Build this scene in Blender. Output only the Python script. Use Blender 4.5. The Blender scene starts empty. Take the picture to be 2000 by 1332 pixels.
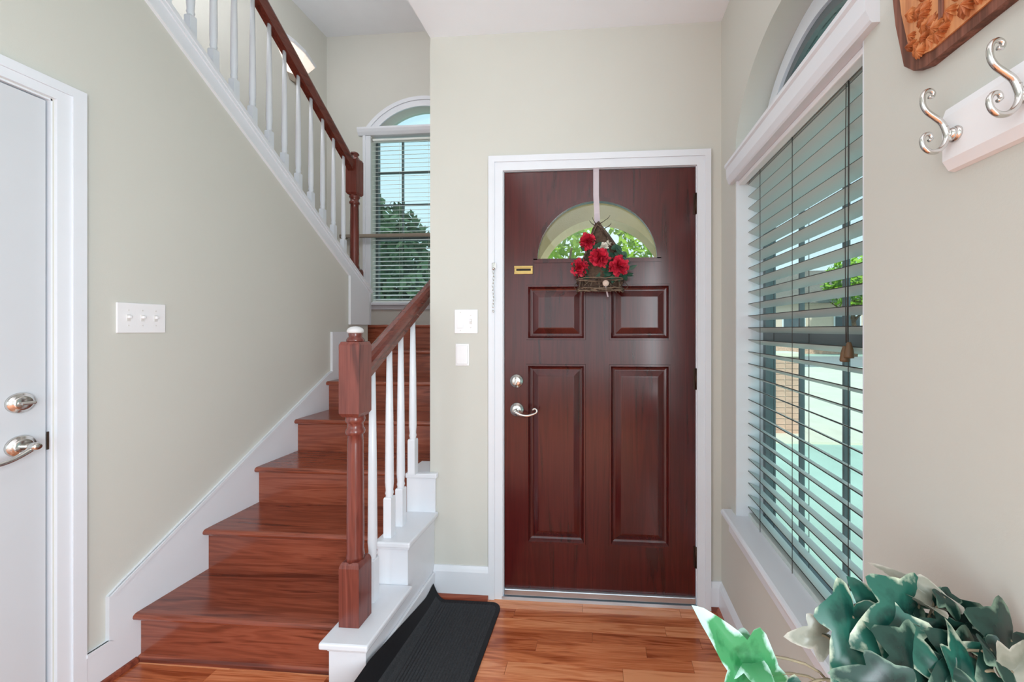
import bpy, bmesh, math, random
from mathutils import Vector, Matrix, noise
R = math.radians
rnd = random.Random(7)
S = bpy.context.scene
COL = S.collection

# ---------------------------------------------------------------- camera, sky, sun, light, exposure
cam_d = bpy.data.cameras.new('camera')
cam = bpy.data.objects.new('camera', cam_d)
COL.objects.link(cam)
cam_d.sensor_width = 36.0
cam_d.lens = 36.0 * 754.1 / 2000.0
cam_d.shift_x = (1000 - 1120.9) / 2000.0
cam_d.shift_y = (643.8 - 666) / 2000.0
cam_d.clip_start = 0.02
CAM = Vector((0.019, -1.853, 1.307))
cam.location = CAM
cam.rotation_euler = (R(90), 0, 0.0731)
S.camera = cam

vs = S.view_settings
vs.view_transform = 'Standard'
vs.look = 'None'
vs.gamma = 1.0
vs.use_curve_mapping = False
vs.exposure = 0.22

W = bpy.data.worlds.new('sky')
S.world = W
W.use_nodes = True
nt = W.node_tree
bg = nt.nodes['Background']
tc = nt.nodes.new('ShaderNodeTexCoord')
sep = nt.nodes.new('ShaderNodeSeparateXYZ')
rmp = nt.nodes.new('ShaderNodeValToRGB')
nt.links.new(tc.outputs['Generated'], sep.inputs[0])
nt.links.new(sep.outputs['Z'], rmp.inputs[0])
nt.links.new(rmp.outputs[0], bg.inputs[0])
rmp.color_ramp.elements[0].position = 0.0
rmp.color_ramp.elements[0].color = (0.80, 0.93, 0.97, 1)
rmp.color_ramp.elements[1].position = 0.7
rmp.color_ramp.elements[1].color = (0.50, 0.76, 0.92, 1)
bg.inputs[1].default_value = 1.05

def light(name, kind, loc, rot, energy, color=(1, 1, 1), **kw):
    d = bpy.data.lights.new(name, kind)
    d.energy = energy
    d.color = color
    for k, v in kw.items():
        setattr(d, k, v)
    o = bpy.data.objects.new(name, d)
    COL.objects.link(o)
    o.location = loc
    o.rotation_euler = rot
    return o
# sun stands behind the house; fill lights added in made-up openings behind the camera
light('sun', 'SUN', (0, -10, 20), (R(42), 0, R(-12)), 2.6, (1.0, 0.95, 0.86), angle=R(2))
light('rear_fill', 'AREA', (-0.60, -4.88, 1.50), (R(90), 0, 0), 11, (0.84, 0.94, 1.0),
      shape='RECTANGLE', size=2.1, size_y=1.9)
light('side_fill_right', 'AREA', (0.60, -2.65, 1.25), (0, R(90), 0), 74, (0.84, 0.94, 1.0),
      shape='RECTANGLE', size=1.7, size_y=1.2)
light('side_fill_left', 'AREA', (-1.85, -3.15, 1.35), (0, R(-90), 0), 29, (0.84, 0.94, 1.0),
      shape='RECTANGLE', size=1.7, size_y=1.1)

# ---------------------------------------------------------------- materials
def srgb(r, g, b):
    f = lambda c: (c / 255 / 12.92) if c / 255 <= 0.04045 else ((c / 255 + 0.055) / 1.055) ** 2.4
    return (f(r), f(g), f(b), 1)

def mat(name, col, rough=0.5, metal=0.0, spec=0.5, vary=0.0, nscale=6.0, bump=0.0, bscale=60, emit=None, estr=0.0, coat=0.0):
    m = bpy.data.materials.new(name)
    m.use_nodes = True
    n = m.node_tree.nodes
    l = m.node_tree.links
    b = n['Principled BSDF']
    b.inputs['Base Color'].default_value = col
    b.inputs['Roughness'].default_value = rough
    b.inputs['Metallic'].default_value = metal
    b.inputs['Specular IOR Level'].default_value = spec
    b.inputs['Coat Weight'].default_value = coat
    if emit:
        b.inputs['Emission Color'].default_value = emit
        b.inputs['Emission Strength'].default_value = estr
    t = n.new('ShaderNodeTexCoord')
    nz = n.new('ShaderNodeTexNoise')
    nz.inputs['Scale'].default_value = nscale
    nz.inputs['Detail'].default_value = 4
    l.new(t.outputs['Object'], nz.inputs['Vector'])
    rp = n.new('ShaderNodeValToRGB')
    lo, hi = 1 - vary, 1 + vary
    rp.color_ramp.elements[0].position = 0.3
    rp.color_ramp.elements[1].position = 0.7
    rp.color_ramp.elements[0].color = tuple(min(1, c * lo) for c in col[:3]) + (1,)
    rp.color_ramp.elements[1].color = tuple(min(1, c * hi) for c in col[:3]) + (1,)
    l.new(nz.outputs['Fac'], rp.inputs[0])
    l.new(rp.outputs[0], b.inputs['Base Color'])
    if bump:
        n2 = n.new('ShaderNodeTexNoise')
        n2.inputs['Scale'].default_value = bscale
        l.new(t.outputs['Object'], n2.inputs['Vector'])
        bp = n.new('ShaderNodeBump')
        bp.inputs['Strength'].default_value = bump
        bp.inputs['Distance'].default_value = 0.01
        l.new(n2.outputs['Fac'], bp.inputs['Height'])
        l.new(bp.outputs[0], b.inputs['Normal'])
    return m

def wood(name, dark, mid, lite, axis='x', rough=0.3, scale=1.0, spec=0.5, tone=0.12, coat=0.0, contrast=1.0):
    m = bpy.data.materials.new(name)
    m.use_nodes = True
    n = m.node_tree.nodes
    l = m.node_tree.links
    b = n['Principled BSDF']
    b.inputs['Roughness'].default_value = rough
    b.inputs['Specular IOR Level'].default_value = spec
    b.inputs['Coat Weight'].default_value = coat
    b.inputs['Coat Roughness'].default_value = 0.12
    t = n.new('ShaderNodeTexCoord')
    oi = n.new('ShaderNodeObjectInfo')
    off = n.new('ShaderNodeVectorMath')
    off.operation = 'MULTIPLY_ADD'
    off.inputs[1].default_value = (13, 17, 11)
    cb = n.new('ShaderNodeCombineXYZ')
    for i in range(3):
        l.new(oi.outputs['Random'], cb.inputs[i])
    l.new(cb.outputs[0], off.inputs[0])
    l.new(t.outputs['Object'], off.inputs[2])
    mp = n.new('ShaderNodeMapping')
    st = [14.0 * scale] * 3
    st['xyz'.index(axis)] = 1.1 * scale
    mp.inputs['Scale'].default_value = st
    l.new(off.outputs[0], mp.inputs['Vector'])
    n1 = n.new('ShaderNodeTexNoise')
    n1.inputs['Scale'].default_value = 1.0
    n1.inputs['Detail'].default_value = 3
    n1.inputs['Distortion'].default_value = 1.2
    l.new(mp.outputs[0], n1.inputs['Vector'])
    # cathedral rings: sine of the slow noise
    ml = n.new('ShaderNodeMath'); ml.operation = 'MULTIPLY'; ml.inputs[1].default_value = 17.0
    l.new(n1.outputs['Fac'], ml.inputs[0])
    sn = n.new('ShaderNodeMath'); sn.operation = 'SINE'
    l.new(ml.outputs[0], sn.inputs[0])
    mr = n.new('ShaderNodeMapRange')
    mr.inputs['From Min'].default_value = -1
    mr.inputs['From Max'].default_value = 1
    l.new(sn.outputs[0], mr.inputs['Value'])
    # pores
    mp2 = n.new('ShaderNodeMapping')
    s2 = [170.0 * scale] * 3
    s2['xyz'.index(axis)] = 5.0 * scale
    mp2.inputs['Scale'].default_value = s2
    l.new(off.outputs[0], mp2.inputs['Vector'])
    n2 = n.new('ShaderNodeTexNoise')
    n2.inputs['Scale'].default_value = 1.0
    n2.inputs['Detail'].default_value = 2
    l.new(mp2.outputs[0], n2.inputs['Vector'])
    a1 = n.new('ShaderNodeMath'); a1.operation = 'MULTIPLY'; a1.inputs[1].default_value = 0.32 * contrast
    l.new(mr.outputs[0], a1.inputs[0])
    a2 = n.new('ShaderNodeMath'); a2.operation = 'MULTIPLY_ADD'; a2.inputs[1].default_value = 0.45 * contrast
    l.new(n2.outputs['Fac'], a2.inputs[0]); l.new(a1.outputs[0], a2.inputs[2])
    a3 = n.new('ShaderNodeMath'); a3.operation = 'MULTIPLY_ADD'; a3.inputs[1].default_value = 0.45
    l.new(n1.outputs['Fac'], a3.inputs[0]); l.new(a2.outputs[0], a3.inputs[2])
    a4 = n.new('ShaderNodeMath'); a4.operation = 'MULTIPLY_ADD'; a4.inputs[1].default_value = tone * 2
    l.new(oi.outputs['Random'], a4.inputs[0]); l.new(a3.outputs[0], a4.inputs[2])
    a5 = n.new('ShaderNodeMath'); a5.operation = 'SUBTRACT'; a5.inputs[1].default_value = tone
    l.new(a4.outputs[0], a5.inputs[0])
    rp = n.new('ShaderNodeValToRGB')
    e = rp.color_ramp.elements
    e[0].position = 0.30; e[0].color = dark
    e[1].position = 0.88; e[1].color = lite
    k = e.new(0.58); k.color = mid
    l.new(a5.outputs[0], rp.inputs[0])
    l.new(rp.outputs[0], b.inputs['Base Color'])
    return m

def glass(name, tint=(0.9, 0.98, 0.97), gloss=0.05):
    m = bpy.data.materials.new(name)
    m.use_nodes = True
    n = m.node_tree.nodes
    l = m.node_tree.links
    n.clear()
    o = n.new('ShaderNodeOutputMaterial')
    mx = n.new('ShaderNodeMixShader')
    tr = n.new('ShaderNodeBsdfTransparent')
    tr.inputs[0].default_value = tint + (1,)
    gl = n.new('ShaderNodeBsdfGlossy')
    gl.inputs['Roughness'].default_value = 0.02
    mx.inputs[0].default_value = gloss
    l.new(tr.outputs[0], mx.inputs[1]); l.new(gl.outputs[0], mx.inputs[2]); l.new(mx.outputs[0], o.inputs[0])
    return m

M = {}
M['wall'] = mat('painted_wall', srgb(209, 208, 200), 0.75, vary=0.012, nscale=2, bump=0.03, bscale=220, spec=0.25)
M['ceil'] = mat('ceiling_paint', srgb(242, 245, 250), 0.85, vary=0.01, bump=0.04, bscale=200, spec=0.2)
M['white'] = mat('white_trim_paint', srgb(229, 232, 238), 0.32, vary=0.008, nscale=9)
M['door_white'] = mat('white_door_paint', srgb(208, 211, 216), 0.4, vary=0.01, nscale=4)
M['plate'] = mat('switch_plastic', srgb(243, 242, 244), 0.35, vary=0.004)
M['dome'] = mat('pale_finial_paint', srgb(206, 204, 204), 0.4, vary=0.02)
M['toggle'] = mat('switch_toggle_plastic', srgb(222, 219, 216), 0.35, vary=0.004)
M['door'] = wood('mahogany_door', srgb(54, 12, 11), srgb(80, 21, 19), srgb(108, 35, 29), 'z', 0.24, 1.1, contrast=0.6, tone=0.02, coat=0.25)
M['floor'] = wood('oak_floor', srgb(150, 70, 36), srgb(206, 118, 74), srgb(234, 158, 112), 'x', 0.22, 1.5, tone=0.27, contrast=1.0, coat=0.2)
M['tread'] = wood('stained_oak_tread', srgb(98, 42, 26), srgb(144, 72, 50), srgb(174, 104, 78), 'x', 0.22, 1.5, tone=0.04, contrast=0.75, coat=0.2)
M['newel'] = wood('stained_newel_wood', srgb(84, 36, 30), srgb(122, 60, 50), srgb(150, 84, 70), 'z', 0.27, 1.4, contrast=0.6, tone=0.05, coat=0.2)
M['rail'] = wood('stained_rail_wood', srgb(80, 34, 26), srgb(118, 56, 44), srgb(148, 80, 62), 'y', 0.27, 1.4, contrast=0.6, tone=0.05, coat=0.2)
M['shoe'] = wood('shoe_moulding_wood', srgb(80, 32, 20), srgb(128, 60, 42), srgb(170, 92, 66), 'x', 0.3, 1.0)
M['nickel'] = mat('satin_nickel', srgb(214, 212, 208), 0.2, 1.0, vary=0.02)
M['chrome'] = mat('polished_chrome', srgb(232, 236, 238), 0.08, 1.0, vary=0.01)
M['brass'] = mat('aged_brass', srgb(196, 164, 104), 0.28, 1.0, vary=0.08, nscale=40)
M['bronze'] = mat('dark_hinge_metal', srgb(70, 52, 42), 0.4, 0.8, vary=0.1)
M['dark'] = mat('dark_void', srgb(30, 26, 24), 0.8, vary=0.02)
M['alu'] = mat('aluminium_sweep', srgb(205, 214, 222), 0.3, 0.9, vary=0.03)
M['frame'] = mat('bronze_window_frame', srgb(104, 112, 114), 0.45, vary=0.03)
M['slat'] = mat('blind_slat_paint', srgb(196, 205, 201), 0.42, vary=0.015)
M['slat_edge_shade'] = mat('blind_slat_painted_shade', srgb(52, 56, 54), 0.5, vary=0.02)  # painted shade for the room-side slat edges
M['slat_white'] = mat('white_blind_slat', srgb(236, 240, 236), 0.42, vary=0.01)
M['cord'] = mat('blind_cord', srgb(70, 66, 62), 0.8, vary=0.05)
M['cord_w'] = mat('pale_blind_cord', srgb(222, 222, 214), 0.8, vary=0.02)
M['tassel'] = mat('tassel_wood', srgb(104, 78, 52), 0.55, vary=0.12, nscale=60)
M['mat'] = mat('black_ribbed_carpet', srgb(68, 69, 72), 0.95, vary=0.2, nscale=180, bump=0.5, bscale=700, spec=0.1)
M['mat_edge'] = mat('black_rubber_edge', srgb(34, 34, 37), 0.6, vary=0.1, nscale=80, spec=0.2)
M['glass'] = glass('window_glass', (0.90, 0.975, 0.965), 0.05)
M['glass_door'] = glass('door_glass', (0.97, 0.99, 0.98), 0.04)
M['twig'] = mat('grapevine_twig', srgb(74, 56, 46), 0.85, vary=0.35, nscale=50)
M['twig_pale'] = mat('pale_vine_twig', srgb(122, 102, 84), 0.85, vary=0.3, nscale=50)
M['burlap'] = mat('basket_hessian', srgb(92, 72, 58), 0.9, vary=0.3, nscale=90, bump=0.5, bscale=300)
M['petal'] = mat('red_petal', srgb(204, 40, 66), 0.55, vary=0.35, nscale=45)
M['petal_w'] = mat('white_petal', srgb(235, 228, 214), 0.6, vary=0.05, nscale=45)
M['leaf_d'] = mat('silk_leaf_green', srgb(48, 84, 66), 0.5, vary=0.35, nscale=30)
M['ribbon'] = mat('satin_ribbon', srgb(198, 184, 190), 0.35, vary=0.05, nscale=10)
M['button'] = mat('shell_button', srgb(200, 176, 160), 0.4, vary=0.1, nscale=80)
M['stucco'] = mat('beige_stucco', srgb(234, 204, 160), 0.9, vary=0.04, bump=0.2, bscale=80)
M['lawn'] = mat('lawn_grass', srgb(186, 208, 196), 0.95, vary=0.12, nscale=1.6, spec=0.1, bump=0.4, bscale=90)
M['concrete'] = mat('pale_concrete', srgb(232, 224, 206), 0.9, vary=0.05, nscale=3)
M['asphalt'] = mat('street_asphalt', srgb(150, 150, 150), 0.9, vary=0.06, nscale=3)
M['siding'] = mat('cream_siding', srgb(228, 206, 190), 0.85, vary=0.03)
M['brick'] = mat('porch_brick', srgb(214, 172, 152), 0.9, vary=0.2, nscale=14)
M['mortar'] = mat('brick_mortar', srgb(206, 198, 186), 0.95, vary=0.05)
M['roof'] = mat('shingle_roof', srgb(120, 112, 104), 0.9, vary=0.15, nscale=10)
M['win_dark'] = mat('far_window_glass', srgb(70, 84, 92), 0.1, vary=0.05)
M['car'] = mat('red_car_paint', srgb(196, 40, 44), 0.2, vary=0.02, coat=0.5)
M['tyre'] = mat('tyre_rubber', srgb(30, 30, 32), 0.8, vary=0.05)
M['bark'] = mat('tree_bark', srgb(96, 78, 60), 0.95, vary=0.25, nscale=12, bump=0.5, bscale=30)
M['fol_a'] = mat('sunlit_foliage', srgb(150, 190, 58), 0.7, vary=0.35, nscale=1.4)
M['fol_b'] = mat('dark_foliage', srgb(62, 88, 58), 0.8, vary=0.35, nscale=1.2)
M['pot'] = mat('terracotta_pot', srgb(176, 98, 66), 0.8, vary=0.08, nscale=20)
M['soil'] = mat('potting_soil', srgb(48, 36, 28), 1.0, vary=0.3, nscale=60)
M['stand'] = wood('plant_stand_wood', srgb(60, 30, 18), srgb(98, 54, 32), srgb(130, 78, 50), 'z', 0.4)
M['stem'] = mat('ivy_stem', srgb(140, 128, 104), 0.7, vary=0.2, nscale=40)
M['plaque'] = wood('plaque_panel_wood', srgb(150, 84, 48), srgb(196, 124, 78), srgb(222, 156, 104), 'z', 0.5, 1.2)
M['plaque_edge'] = wood('plaque_bark_edge', srgb(60, 34, 24), srgb(104, 62, 46), srgb(150, 96, 78), 'z', 0.6, 1.5)
M['carve'] = wood('carved_relief_wood', srgb(146, 78, 42), srgb(190, 112, 64), srgb(214, 142, 88), 'z', 0.5, 1.5)
M['shade'] = mat('lit_sconce_glass', srgb(250, 240, 232), 0.4, vary=0.01, emit=srgb(255, 238, 222), estr=0.55)
M['lamp'] = mat('hall_fill_glow', srgb(255, 250, 244), 0.4, vary=0.01, emit=(0.95, 0.98, 1.0, 1), estr=2.5)  # glow of the unseen globe added to fill the hall
M['fill_lamp_high'] = mat('stair_fill_glow', srgb(255, 250, 244), 0.4, vary=0.01, emit=(0.96, 0.97, 1.0, 1), estr=36.0)  # glow of the unseen globe added to fill the stairwell
M['sash_rail'] = mat('taupe_sash_rail', srgb(150, 138, 124), 0.4, vary=0.05, nscale=20)

def leaf_material(name, green, green2, cream):
    m = bpy.data.materials.new(name)
    m.use_nodes = True
    n = m.node_tree.nodes
    l = m.node_tree.links
    b = n['Principled BSDF']
    b.inputs['Roughness'].default_value = 0.26
    at = n.new('ShaderNodeAttribute'); at.attribute_name = 'edge'
    t = n.new('ShaderNodeTexCoord')
    nz = n.new('ShaderNodeTexNoise'); nz.inputs['Scale'].default_value = 26; nz.inputs['Detail'].default_value = 6
    l.new(t.outputs['Object'], nz.inputs['Vector'])
    ad = n.new('ShaderNodeMath'); ad.operation = 'MULTIPLY_ADD'; ad.inputs[1].default_value = 1.7
    em = n.new('ShaderNodeMath'); em.operation = 'MULTIPLY'; em.inputs[1].default_value = 0.55
    l.new(at.outputs['Fac'], em.inputs[0])
    l.new(nz.outputs['Fac'], ad.inputs[0]); l.new(em.outputs[0], ad.inputs[2])
    rp = n.new('ShaderNodeValToRGB')
    e = rp.color_ramp.elements
    e[0].position = 0.42; e[0].color = green
    e[1].position = 0.80; e[1].color = cream
    k = e.new(0.56); k.color = green2
    k2 = e.new(0.69); k2.color = green2
    sc = n.new('ShaderNodeMath'); sc.operation = 'MULTIPLY'; sc.inputs[1].default_value = 0.56
    l.new(ad.outputs[0], sc.inputs[0])
    l.new(sc.outputs[0], rp.inputs[0])
    l.new(rp.outputs[0], b.inputs['Base Color'])
    return m
M['ivy'] = leaf_material('variegated_ivy_leaf', srgb(20, 66, 58), srgb(40, 98, 84), srgb(206, 216, 190))
M['ivy_dark'] = leaf_material('dark_ivy_leaf', srgb(14, 38, 34), srgb(30, 62, 54), srgb(120, 146, 126))
M['ivy_green'] = leaf_material('bright_ivy_leaf', srgb(26, 92, 50), srgb(58, 128, 80), srgb(176, 210, 196))
M['ivy_dry'] = leaf_material('faded_ivy_leaf', srgb(128, 130, 116), srgb(152, 152, 138), srgb(196, 190, 178))

# ---------------------------------------------------------------- mesh helpers
class MB:
    def __init__(s):
        s.v = []; s.f = []; s.mi = []; s.sm = []
    def add(s, vs, fs, mi=0, smooth=False):
        o = len(s.v)
        s.v += [tuple(p) for p in vs]
        for f in fs:
            s.f.append(tuple(i + o for i in f)); s.mi.append(mi); s.sm.append(smooth)
        return s
    def box(s, x0, x1, y0, y1, z0, z1, bev=0.0, mi=0):
        if bev <= 0:
            v = [(x0, y0, z0), (x1, y0, z0), (x1, y1, z0), (x0, y1, z0), (x0, y0, z1), (x1, y0, z1), (x1, y1, z1), (x0, y1, z1)]
            return s.add(v, [(0, 3, 2, 1), (4, 5, 6, 7), (0, 1, 5, 4), (1, 2, 6, 5), (2, 3, 7, 6), (3, 0, 4, 7)], mi)
        b = bmesh.new()
        bmesh.ops.create_cube(b, size=1)
        for p in b.verts:
            p.co = Vector((x0 + (p.co.x + .5) * (x1 - x0), y0 + (p.co.y + .5) * (y1 - y0), z0 + (p.co.z + .5) * (z1 - z0)))
        bmesh.ops.bevel(b, geom=b.edges[:], offset=bev, segments=2, profile=0.5, affect='EDGES')
        return s.bm(b, mi)
    def bm(s, b, mi=0, smooth=False):
        b.verts.index_update()
        s.add([p.co for p in b.verts], [[p.index for p in f.verts] for f in b.faces], mi, smooth)
        b.free()
        return s
    def prism(s, pts, axis, a0, a1, mi=0, smooth=False):
        """polygon pts in the two other axes (in xyz order), extruded along axis from a0 to a1"""
        n = len(pts)
        def P(p, a):
            return {'x': (a, p[0], p[1]), 'y': (p[0], a, p[1]), 'z': (p[0], p[1], a)}[axis]
        v = [P(p, a0) for p in pts] + [P(p, a1) for p in pts]
        fs = [tuple(range(n - 1, -1, -1)), tuple(range(n, 2 * n))]
        fs += [(i, (i + 1) % n, (i + 1) % n + n, i + n) for i in range(n)]
        return s.add(v, fs, mi, smooth)
    def lathe(s, prof, c=(0, 0, 0), seg=24, axis='z', mi=0, smooth=True):
        v = []; fs = []
        for r, h in prof:
            for i in range(seg):
                a = 2 * math.pi * i / seg
                p = (r * math.cos(a), r * math.sin(a), h)
                if axis == 'x': p = (p[2], p[0], p[1])
                elif axis == 'y': p = (p[0], p[2], p[1])
                v.append((c[0] + p[0], c[1] + p[1], c[2] + p[2]))
        k = len(prof)
        for j in range(k - 1):
            for i in range(seg):
                fs.append((j * seg + i, j * seg + (i + 1) % seg, (j + 1) * seg + (i + 1) % seg, (j + 1) * seg + i))
        fs.append(tuple(range(seg - 1, -1, -1))); fs.append(tuple((k - 1) * seg + i for i in range(seg)))
        return s.add(v, fs, mi, smooth)
    def sqlathe(s, prof, c, mi=0):
        """square posts: prof of (half, z)"""
        v = []
        for r, h in prof:
            v += [(c[0] - r, c[1] - r, h), (c[0] + r, c[1] - r, h), (c[0] + r, c[1] + r, h), (c[0] - r, c[1] + r, h)]
        k = len(prof); fs = [(3, 2, 1, 0), tuple((k - 1) * 4 + i for i in range(4))]
        for j in range(k - 1):
            for i in range(4):
                fs.append((j * 4 + i, j * 4 + (i + 1) % 4, j * 4 + 4 + (i + 1) % 4, j * 4 + 4 + i))
        return s.add(v, fs, mi)
    def tube(s, path, rad, seg=8, mi=0, smooth=True, flat=1.0):
        path = [Vector(p) for p in path]
        n = len(path)
        rr = rad if isinstance(rad, (list, tuple)) else [rad] * n
        T = (path[1] - path[0]).normalized()
        up = Vector((0, 0, 1)) if abs(T.z) < 0.9 else Vector((0, 1, 0))
        A = T.cross(up).normalized()
        v = []
        for i, p in enumerate(path):
            t = (path[min(i + 1, n - 1)] - path[max(i - 1, 0)]).normalized()
            A = (A - t * A.dot(t))
            A = A.normalized() if A.length > 1e-6 else t.orthogonal().normalized()
            B = t.cross(A)
            for k in range(seg):
                a = 2 * math.pi * k / seg
                v.append(p + A * (math.cos(a) * rr[i] * flat) + B * (math.sin(a) * rr[i]))
        fs = [(j * seg + k, j * seg + (k + 1) % seg, (j + 1) * seg + (k + 1) % seg, (j + 1) * seg + k) for j in range(n - 1) for k in range(seg)]
        fs.append(tuple(range(seg - 1, -1, -1))); fs.append(tuple((n - 1) * seg + k for k in range(seg)))
        return s.add(v, fs, mi, smooth)
    def loft(s, secs, mi=0, smooth=False, closed=True):
        n = len(secs[0]); v = [p for q in secs for p in q]
        fs = []
        for j in range(len(secs) - 1):
            for i in range(n if closed else n - 1):
                fs.append((j * n + i, j * n + (i + 1) % n, (j + 1) * n + (i + 1) % n, (j + 1) * n + i))
        if closed:
            fs.append(tuple(range(n - 1, -1, -1))); fs.append(tuple((len(secs) - 1) * n + i for i in range(n)))
        return s.add(v, fs, mi, smooth)

WLOC = {}
def link(o, parent, wloc):
    COL.objects.link(o)
    WLOC[o.name] = Vector(wloc)
    if parent is not None:
        o.parent = parent
        o.location = Vector(wloc) - WLOC[parent.name]
    else:
        o.location = wloc
    return o

def obj(name, mb, mats, parent=None, loc=(0, 0, 0), local=False):
    """mb in world coordinates (local=False) or around the origin (local=True); loc is the object's origin in the world"""
    me = bpy.data.meshes.new(name)
    L = Vector(loc)
    me.from_pydata([Vector(p) - (Vector((0, 0, 0)) if local else L) for p in mb.v], [], mb.f)
    b = bmesh.new(); b.from_mesh(me)
    bmesh.ops.recalc_face_normals(b, faces=b.faces[:])
    b.to_mesh(me); b.free()
    if not isinstance(mats, (list, tuple)): mats = [mats]
    for m in mats: me.materials.append(M[m] if isinstance(m, str) else m)
    for p, mi, sm in zip(me.polygons, mb.mi, mb.sm):
        p.material_index = mi; p.use_smooth = sm
    me.update()
    return link(bpy.data.objects.new(name, me), parent, L)

def share(src, parent, loc, name=None):
    o = src.copy()
    o.parent = None
    return link(o, parent, loc)

def thing(name, label, cat, loc, group=None, kind=None):
    o = bpy.data.objects.new(name, None)
    o.empty_display_size = 0.05
    link(o, None, loc)
    return tag(o, label, cat, group, kind)

def tag(o, label, cat, group=None, kind=None):
    o['label'] = label; o['category'] = cat
    if group: o['group'] = group
    if kind: o['kind'] = kind
    return o

def struct(name, mb, m, label, cat, loc=(0, 0, 0)):
    return tag(obj(name, mb, m, None, loc), label, cat, None, 'structure')

# ---------------------------------------------------------------- dimensions
XL, XR, XE = -1.828, 0.5756, -0.83       # left wall, right wall, left end of the door wall
HC, HS = 2.751, 4.59                      # foyer ceiling, stairwell ceiling
XS, YB = -3.065, 2.266                    # stairwell far left wall, stairwell back wall
YR = -5.0                                 # rear wall behind the camera
RI, TR = 0.1925, 0.265                    # riser, going
NOS = [-0.474 + TR * i for i in range(7)] # nosing lines of treads 1..7 (7 = landing)
capz = lambda y: 2.43 - 0.745 * y         # top of the sloping half wall

# ---------------------------------------------------------------- floor
fb = MB().box(XS, XR + 0.16, YR, 0.0, -0.12, -0.012)
floor = struct('floor', fb, 'floor', 'glossy red-orange oak plank floor of the entry hall', 'floor')
pw = 0.0572
protos = {}
y = -0.012
row = 0
while y > -1.75:
    y0 = y - pw
    x = XL - rnd.uniform(0, 0.6)
    while x < XR:
        ln = rnd.choice([0.45, 0.6, 0.75, 0.9, 1.05])
        xa, xb = max(x, XL), min(x + ln, XR)
        x += ln
        if xb - xa < 0.03: continue
        if y0 > -0.44 and xb < -0.83: continue          # under the stair
        key = round(xb - xa, 3)
        if key not in protos:
            o = obj('plank', MB().box(0.0004, xb - xa - 0.0004, 0.0005, pw - 0.0005, -0.012, 0.0, 0.0008), 'floor', floor, (xa, y0, 0), True)
            protos[key] = o
        else:
            share(protos[key], floor, (xa, y0, 0))
    y = y0
    row += 1
obj('floor_rear_field', MB().box(XL, XR, YR, y, -0.012, -0.0005), 'floor', floor)

# ---------------------------------------------------------------- walls and ceilings
dx0, dx1, dzt = -0.467, 0.467, 2.083      # front door opening
mb = MB().box(XE, dx0, 0, 0.15, 0, HC + 0.3).box(dx1, XR + 0.16, 0, 0.15, 0, HC + 0.3).box(dx0, dx1, 0, 0.15, dzt, HC + 0.3)
struct('wall_front', mb, 'wall', 'beige painted wall around the front door', 'wall')

YN, YF, YC = -0.987, -0.193, -0.59        # right window opening
WZ0, AZ, AA, AB = 0.505, 1.985, 0.412, 0.348
T = 0.16
mb = MB().box(XR, XR + T, YR, -3.40, 0, HC + 0.3).box(XR, XR + T, -1.95, YN, 0, HC + 0.3).box(XR, XR + T, -3.40, -1.95, 0, 0.35).box(XR, XR + T, -3.40, -1.95, 2.25, HC + 0.3).box(XR, XR + T, YF, 0.0, 0, HC + 0.3).box(XR, XR + T, YN, YF, 0, WZ0)  # opening behind the viewer is added for the right fill light
arc = []
NA = 40
for i in range(NA + 1):
    a = math.pi * i / NA
    yy = min(max(YC + AA * math.cos(a), YN), YF)
    arc.append((yy, AZ + AB * (max(0, math.sin(a)) ** 0.92)))
for i in range(NA):
    (ya, za), (yb, zb) = arc[i], arc[i + 1]
    if abs(ya - yb) > 1e-5:
        mb.prism([(yb, zb), (ya, za), (ya, HC + 0.3), (yb, HC + 0.3)], 'x', XR, XR + T)
struct('wall_right', mb, 'wall', 'beige wall with the arched window and coat hooks', 'wall')

LD0, LD1, LDT = -1.60, -0.684, 2.083      # white door in the left wall
yt = (2.43 - (HS - 0.02)) / 0.745
mb = MB().prism([(LD1, 0), (1.07, 0), (1.07, capz(1.07) - 0.02), (LD1, capz(LD1) - 0.02)], 'x', XL, XL - 0.13)
mb.prism([(LD0, LDT), (LD1, LDT), (LD1, capz(LD1) - 0.02), (LD0, capz(LD0) - 0.02)], 'x', XL, XL - 0.13)
mb.prism([(-2.20, 0), (LD0, 0), (LD0, capz(LD0) - 0.02), (-2.20, capz(-2.20) - 0.02)], 'x', XL, XL - 0.13)
mb.prism([(YR, 2.25), (-2.20, 2.25), (-2.20, capz(-2.20) - 0.02), (yt, HS), (YR, HS)], 'x', XL, XL - 0.13)
mb.box(XL - 0.13, XL, YR, -3.70, 0, 2.25).box(XL - 0.13, XL, -3.70, -2.20, 0, 0.45)  # opening left between these pieces is added for the left fill light
struct('wall_left', mb, 'wall', 'grey-beige wall under the upper flight, with the triple switch', 'wall')

wx0, wx1, WBC = -2.545, -1.355, -1.95     # stairwell back window opening
wb0, wbh = 1.60, 3.46
mb = MB().box(XS - 0.1, wx0, YB, YB + 0.15, 0, HS + 0.2).box(wx1, XE + 0.15, YB, YB + 0.15, 0, HS + 0.2).box(wx0, wx1, YB, YB + 0.15, 0, wb0)
RC, ZC = 0.70, 3.065
pa = []
for i in range(31):
    xx = wx0 + (wx1 - wx0) * i / 30
    pa.append((xx, ZC + math.sqrt(RC * RC - (xx - WBC) ** 2)))
for i in range(30):
    mb.prism([pa[i], pa[i + 1], (pa[i + 1][0], HS + 0.2), (pa[i][0], HS + 0.2)], 'y', YB, YB + 0.15)
struct('wall_back', mb, 'wall', 'beige stairwell wall holding the far arched window', 'wall')
struct('wall_stairwell_left', MB().box(XS - 0.1, XS, YR, YB + 0.1, 0, HS + 0.2), 'wall', 'beige stairwell side wall carrying the lit sconce', 'wall')
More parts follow.
